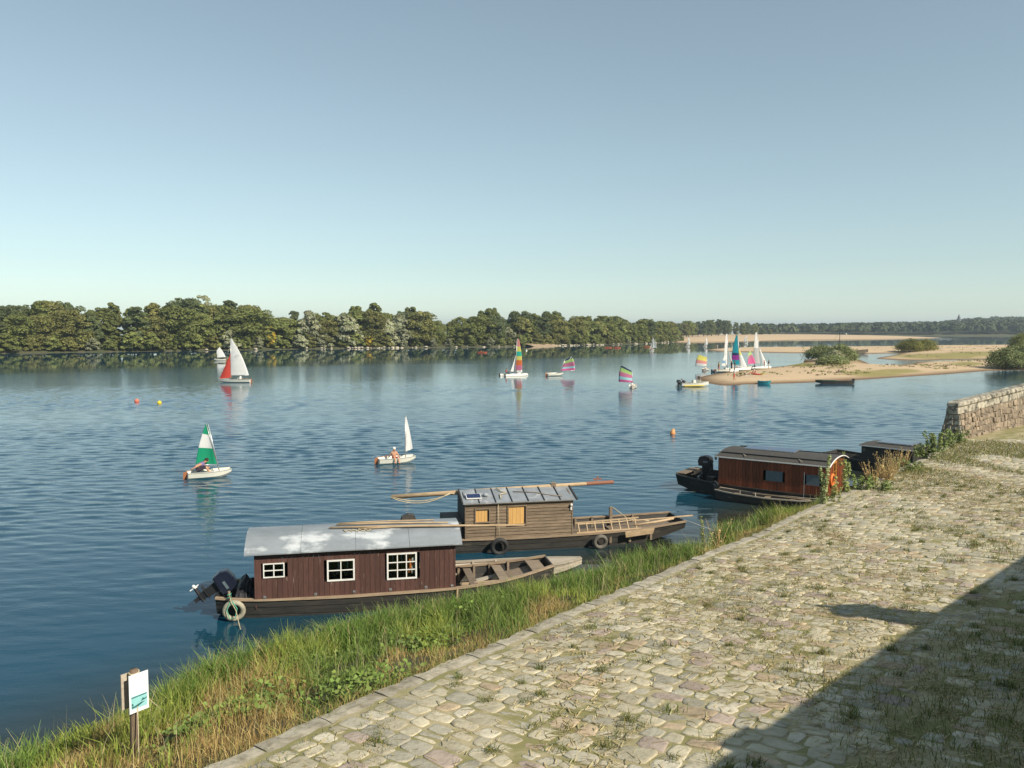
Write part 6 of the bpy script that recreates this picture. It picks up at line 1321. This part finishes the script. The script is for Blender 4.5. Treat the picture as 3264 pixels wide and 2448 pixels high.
bush(2900,1121,4.3,11,'leaf_rush','left half of the olive bush clump on the far sandbar',5); bush(2945,1119,4.1,11,'leaf_rush','right half of the olive bush clump on the far sandbar',6)
bush(3205,1172,3.8,9,'leaf_shrub','large green bush at the right end of the sandbar, left half',7); bush(3268,1170,4.6,10,'leaf_shrub','large green bush at the right end of the sandbar, right half',8); bush(3256,1122,6.5,10,'leaf_green','dark tall bush at the right edge behind the sandbar bushes',9)

# ================================================================ SIGN ON ITS POST
ps = ground_hit(432, 2425, bank_z, 1.0); Dp = ps.y; ztop = zat(Dp, 2133)
flat('post_wood_', (.2,.15,.1)); M['post'] = pm('post_wood', (.22,.16,.11), (.13,.09,.06), scale=6, stretch=(4,4,.6), rough=.9, bump=.5, bscale=10)
sp_ = empty('sign_post', ps, 0, 'wooden post with a white notice board on the grassy bank', 'sign'); hp = ztop-ps.z
MB().tube([(-.03,0,-.4),(0,0,hp*.5),(.02,0,hp)], [.075,.070,.066], 10).build('post', M['post'], sp_, True)
yaw = R(54); dx = Vector((math.cos(yaw), math.sin(yaw), 0)); nf = Vector((dx.y, -dx.x, 0))
zb0 = zat(Dp, 2262)-ps.z; zb1 = zat(Dp, 2142)-ps.z; c0 = Vector((.05,0,0)) + nf*.085
def bpt(a, z, o=0.0): return c0 + dx*a + nf*o + Vector((0,0,z))
bw_ = .17
MB().hexa([bpt(-bw_,zb0,0),bpt(bw_,zb0,0),bpt(bw_,zb0,-.015),bpt(-bw_,zb0,-.015),bpt(-bw_,zb1,0),bpt(bw_,zb1,0),bpt(bw_,zb1,-.015),bpt(-bw_,zb1,-.015)]).build('notice_board', flat('board_white', (.86,.86,.84), .5, var=.03), sp_)
bd_ = sp_.children[-1]
hz_ = zb1-zb0
flat('print_cyan', (.30,.62,.62), .6); flat('print_dark', (.04,.14,.14), .6); flat('print_pale', (.62,.62,.64), .6)
def plate(name, a0, a1, f0, f1, mt, o=.002): MB().hexa([bpt(a0,zb0+hz_*f0,o),bpt(a1,zb0+hz_*f0,o),bpt(a1,zb0+hz_*f0,o-.0015),bpt(a0,zb0+hz_*f0,o-.0015),bpt(a0,zb0+hz_*f1,o),bpt(a1,zb0+hz_*f1,o),bpt(a1,zb0+hz_*f1,o-.0015),bpt(a0,zb0+hz_*f1,o-.0015)]).build(name, M[mt], bd_)
plate('printed_picture', -.14, .14, .10, .44, 'print_cyan')
def poly_plate(name, pts, mt, o): MB().add([bpt(a,zb0+hz_*f,o) for a, f in pts], [tuple(range(len(pts)))]).build(name, M[mt], bd_)
poly_plate('printed_boat', [(-.135,.13),(-.02,.145),(.10,.225),(.03,.23),(-.09,.175),(-.135,.185)], 'print_dark', .005); poly_plate('printed_boat', [(-.135,.20),(-.10,.19),(-.11,.26),(-.135,.255)], 'print_dark', .005); poly_plate('printed_boat', [(.02,.25),(.13,.28),(.13,.33),(.10,.30),(.06,.33),(.04,.28)], 'print_dark', .005); poly_plate('printed_bank', [(-.135,.42),(.135,.43),(.135,.405),(-.135,.39)], 'print_dark', .005)
for a0, a1, f in ((-.10,.12,.80),(-.02,.11,.865),(-.13,.03,.70),(-.10,.0,.64)): 
    n = int((a1-a0)/.028)
    for k in range(n): plate('printed_line', a0+(a1-a0)*k/n, a0+(a1-a0)*(k+.72)/n, f, f+.010, 'print_pale')
plate('fixing', -.03,.03,.955,.968,'print_pale'); plate('fixing', -.03,.03,.035,.048,'print_pale')
b = MB(); q = -.085*2-.02
MB().hexa([bpt(-.20,zb0+.03,q),bpt(.0,zb0+.03,q),bpt(.0,zb0+.03,q-.03),bpt(-.20,zb0+.03,q-.03),bpt(-.20,zb1-.02,q),bpt(.0,zb1-.02,q),bpt(.0,zb1-.02,q-.03),bpt(-.20,zb1-.02,q-.03)]).build('back_board', M['pale_wood'], sp_)
for k in range(3): MB().tube([(.02+math.cos(a)*.078, math.sin(a)*.078, hp-.05-.045*k+.015*math.sin(a)) for a in np.linspace(0,6.28,14,endpoint=False)], .014, 5, True).build('rope_turn', M['rope'], sp_, True)
rope('post_rope', [ps+Vector((.1,-.08,hp*.62)), ps+Vector((.13,-.14,hp*.3)), ps+Vector((.17,-.25,-.05)), ps+Vector((.2,-.4,-.3))], .010, 'rope', 'pale rope hanging down beside the sign post')
e2 = ground_hit(533, 2290, bank_z, 1.0); rope('post_line', [ps+Vector((.07,.12,hp*.72)), e2+Vector((0,0,.08)), e2+Vector((.01,-.02,-.15))], .009, 'rope', 'pale line stretched from the sign post into the grass')

# ================================================================ PARAPET AT THE RIGHT
M['lime'] = pm('lichen_stone', (.48,.43,.33), (.30,.27,.21), scale=2.5, rough=.92, bump=1.0, bscale=7, objrand=.14, c3=(.075,.07,.055), c3scale=2.2, c3lo=.46, c3hi=.62)
M['rubble'] = pm('rubble_stone', (.34,.265,.185), (.19,.15,.11), scale=3, rough=.92, bump=.7, bscale=9, objrand=.25)
M['mortar'] = pm('mortar', (.22,.18,.13), (.15,.125,.09), scale=5, rough=.95, bump=.5)
q0 = at(3052, 1396, 1.35); q1 = at(3264, 1352, 1.45); pd = (q1-q0); pd.z = 0; PL = pd.length; pd.normalize(); pn = Vector((pd.y, -pd.x, 0))   # pn faces the paving
par = empty('parapet_wall', (q0.x, q0.y, 1.2), math.atan2(pd.y, pd.x), 'old lichen-covered stone parapet wall at the right edge', 'wall')
LT = PL*2.2; Hh = lambda x: 2.45 + .055*x
b = MB()  # core, thicker at the foot of its left end; local y < 0 faces the paving
b.hexa([(-.05,-.30,-.6),(LT,-.30,-.6),(LT,1.0,-.6),(-.55,1.0,-.6),(.0,-.06,Hh(0)-.78),(LT,-.06,Hh(LT)-.78),(LT,.70,Hh(LT)-.78),(-.15,.70,Hh(0)-.78)]); b.build('core', M['mortar'], par)
rr = random.Random(17)
def block(x0, x1, z0, z1, y0, y1, mt, jit, nm, taper=0.0, rise=0.0, bev=.03):
    j = lambda: rr.uniform(-jit, jit); ya = y0+rr.uniform(-.02,.02)
    dz = rise*(x1-x0); o = MB().hexa([(x0+j(),ya,z0+j()),(x1+j(),ya,z0+dz+j()),(x1,y1,z0+dz),(x0,y1,z0),(x0+j()+taper,ya+.03,z1+j()),(x1+j(),ya+.03,z1+dz+j()),(x1,y1-.03,z1+dz),(x0+taper,y1-.03,z1)]).build(nm, M[mt], par, bevel=bev); return o
x = .02; k = 0
while x < LT-.3:
    ln = rr.uniform(1.0,1.6); block(x-(.16 if k == 0 else 0), min(LT,x+ln)-.02, Hh(x)-.78, Hh(x)-.36, -.07, .72, 'lime', .008, 'facing_block', rise=.055); x += ln; k += 1
x = .0; k = 0
while x < LT-.3:
    ln = rr.uniform(1.1,1.7); block(x-(.15 if k == 0 else 0), min(LT,x+ln)-.025, Hh(x)-.345, Hh(x), -.10, .75, 'lime', .012, 'coping_block', taper=.12 if k == 0 else 0, rise=.055, bev=.09); x += ln; k += 1
for row_ in range(5):
    x = -.05+rr.uniform(0,.1)
    while x < min(LT, PL*1.15):
        ln = rr.uniform(.18,.62); rh = (Hh(x)-.80)/5; z0 = .01+row_*rh+.06*math.sin(x*2.3+row_*1.7); yy = -.30+.24*(z0+.6)/2.27; block(x, x+ln-.03, z0+rr.uniform(-.05,.05), z0+rh-.03+rr.uniform(-.06,.03), yy-.10+rr.uniform(-.05,.06), yy+.25, 'rubble', .06, 'rubble_stone'); x += ln
for row_ in range(5):   # the rough left end
    z0 = .0+row_*.33; y = -.32+.05*row_; yend = .98-.06*row_
    while y < yend-.1:
        w_ = rr.uniform(.25,.5); xx = -.52+.08*row_+(.40*(1-(y+.3)/1.3))*(1-row_/6)
        MB().hexa([(xx-.06+rr.uniform(-.03,.03),y,z0),(xx+.45,y,z0),(xx+.45,min(y+w_,yend)-.02,z0),(xx-.06+rr.uniform(-.03,.03),min(y+w_,yend)-.02,z0),(xx+.02,y,z0+.30),(xx+.45,y,z0+.30),(xx+.45,min(y+w_,yend)-.02,z0+.30),(xx+.02,min(y+w_,yend)-.02,z0+.30)]).build('end_stone', M['lime'], par, bevel=.03); y += w_

# ---- guessed figure and post added out of view to cast shadows on the paving
def up_sun(u, v, out):
    g = ground_hit(u, v); t = (out - (g-w1).dot(WN))/SUN.dot(WN); return g + SUN*t
top = up_sun(2592, 1928, .75); 
RAISE = dict(STAND, ell=(.0,.56,1.18), hal=(.05,.24,.98), elr=(.0,-.62,1.10), har=(.05,-.28,.92), shl=(0,.24,1.40), shr=(0,-.24,1.40), hil=(0,.14,.90), hir=(0,-.18,.90), knl=(.02,.22,.50), knr=(.02,-.30,.50), anl=(-.02,.26,.08), anr=(-.02,-.40,.08), tol=(.12,.27,.03), tor=(.12,-.41,.03))
MB().hexa([wall_pt((top-w1).dot(WD)+a__, o__, z__) for z__ in (7.0, 7.62) for a__, o__ in ((-1.2,.5),(1.0,.5),(1.0,1.3),(-1.2,1.3))]).build('shadow_plinth', M['wallstone'], qw)  # added block, lifts the unseen figure so its shadow reaches far enough
person((top.x, top.y, 7.62), math.atan2(-WN.y, -WN.x), 'person in a long cape at the quay wall, seen only by the shadow', RAISE, ('cloth_dark','cloth_dark',True,True), 1.14, fat=1.6)  # unseen; girth and stance shaped for the shadow outline
MB().tube([(0,-.02,.12),(0,-.02,.75),(0,0,1.2),(0,0,1.46)],[.62,.52,.36,.12],16).build('shadow_cape', M['cloth_dark'], bpy.data.objects[[o.name for o in bpy.data.objects if o.get('label') == 'person in a long cape at the quay wall, seen only by the shadow'][0]], True)  # added cone that widens the base of the figure's shadow
tp_ = up_sun(3014, 1766, .62); bt_ = up_sun(3205, 1797, .5)
o = MB().tube([(tp_.x, tp_.y, 6.8), (tp_.x, tp_.y, tp_.z)], [.08,.03], 8).build('wall_post', M['mast_metal'], None); tag(o, 'thin post on the quay wall, seen only by its pointed shadow', 'post')
st1 = up_sun(2417, 2323, .0); st2 = up_sun(2490, 2342, .0)
a_ = (st1-w1).dot(WD); c_ = (st2-w1).dot(WD)
zst = up_sun(2417,2323,.2).z
lo, hi = min(a_, c_), max(a_, c_)
MB().hexa([wall_pt(a_-.9,.02,WZ-.1),wall_pt(a_+.0,.02,WZ-.1),wall_pt(a_+.0,.8,WZ-.1),wall_pt(a_-.9,.8,WZ-.1),wall_pt(a_-.9,.02,zst),wall_pt(a_+.0,.02,zst),wall_pt(a_+.0,.8,zst),wall_pt(a_-.9,.8,zst)]).build('coping_step', M['wallstone'], qw)
print('SHADOW', top, tp_, st1, WZ, a_, c_, zst)

# ================================================================ HAZE
hm = bpy.data.materials.new('haze'); hm.use_nodes = True; hn = hm.node_tree.nodes; hl = hm.node_tree.links; hn.remove(hn['Principled BSDF'])
pv = hn.new('ShaderNodeVolumePrincipled'); pv.inputs['Color'].default_value = (.78,.90,1,1); pv.inputs['Density'].default_value = HAZE; pv.inputs['Anisotropy'].default_value = 0.2
hl.new(pv.outputs[0], hn['Material Output'].inputs['Volume'])
hz_o = MB().box(-5900,5900,-190,7900,-2.0,75).build('haze', hm); tag(hz_o, 'thin summer haze over the river and the far hills', 'haze', kind='stuff')
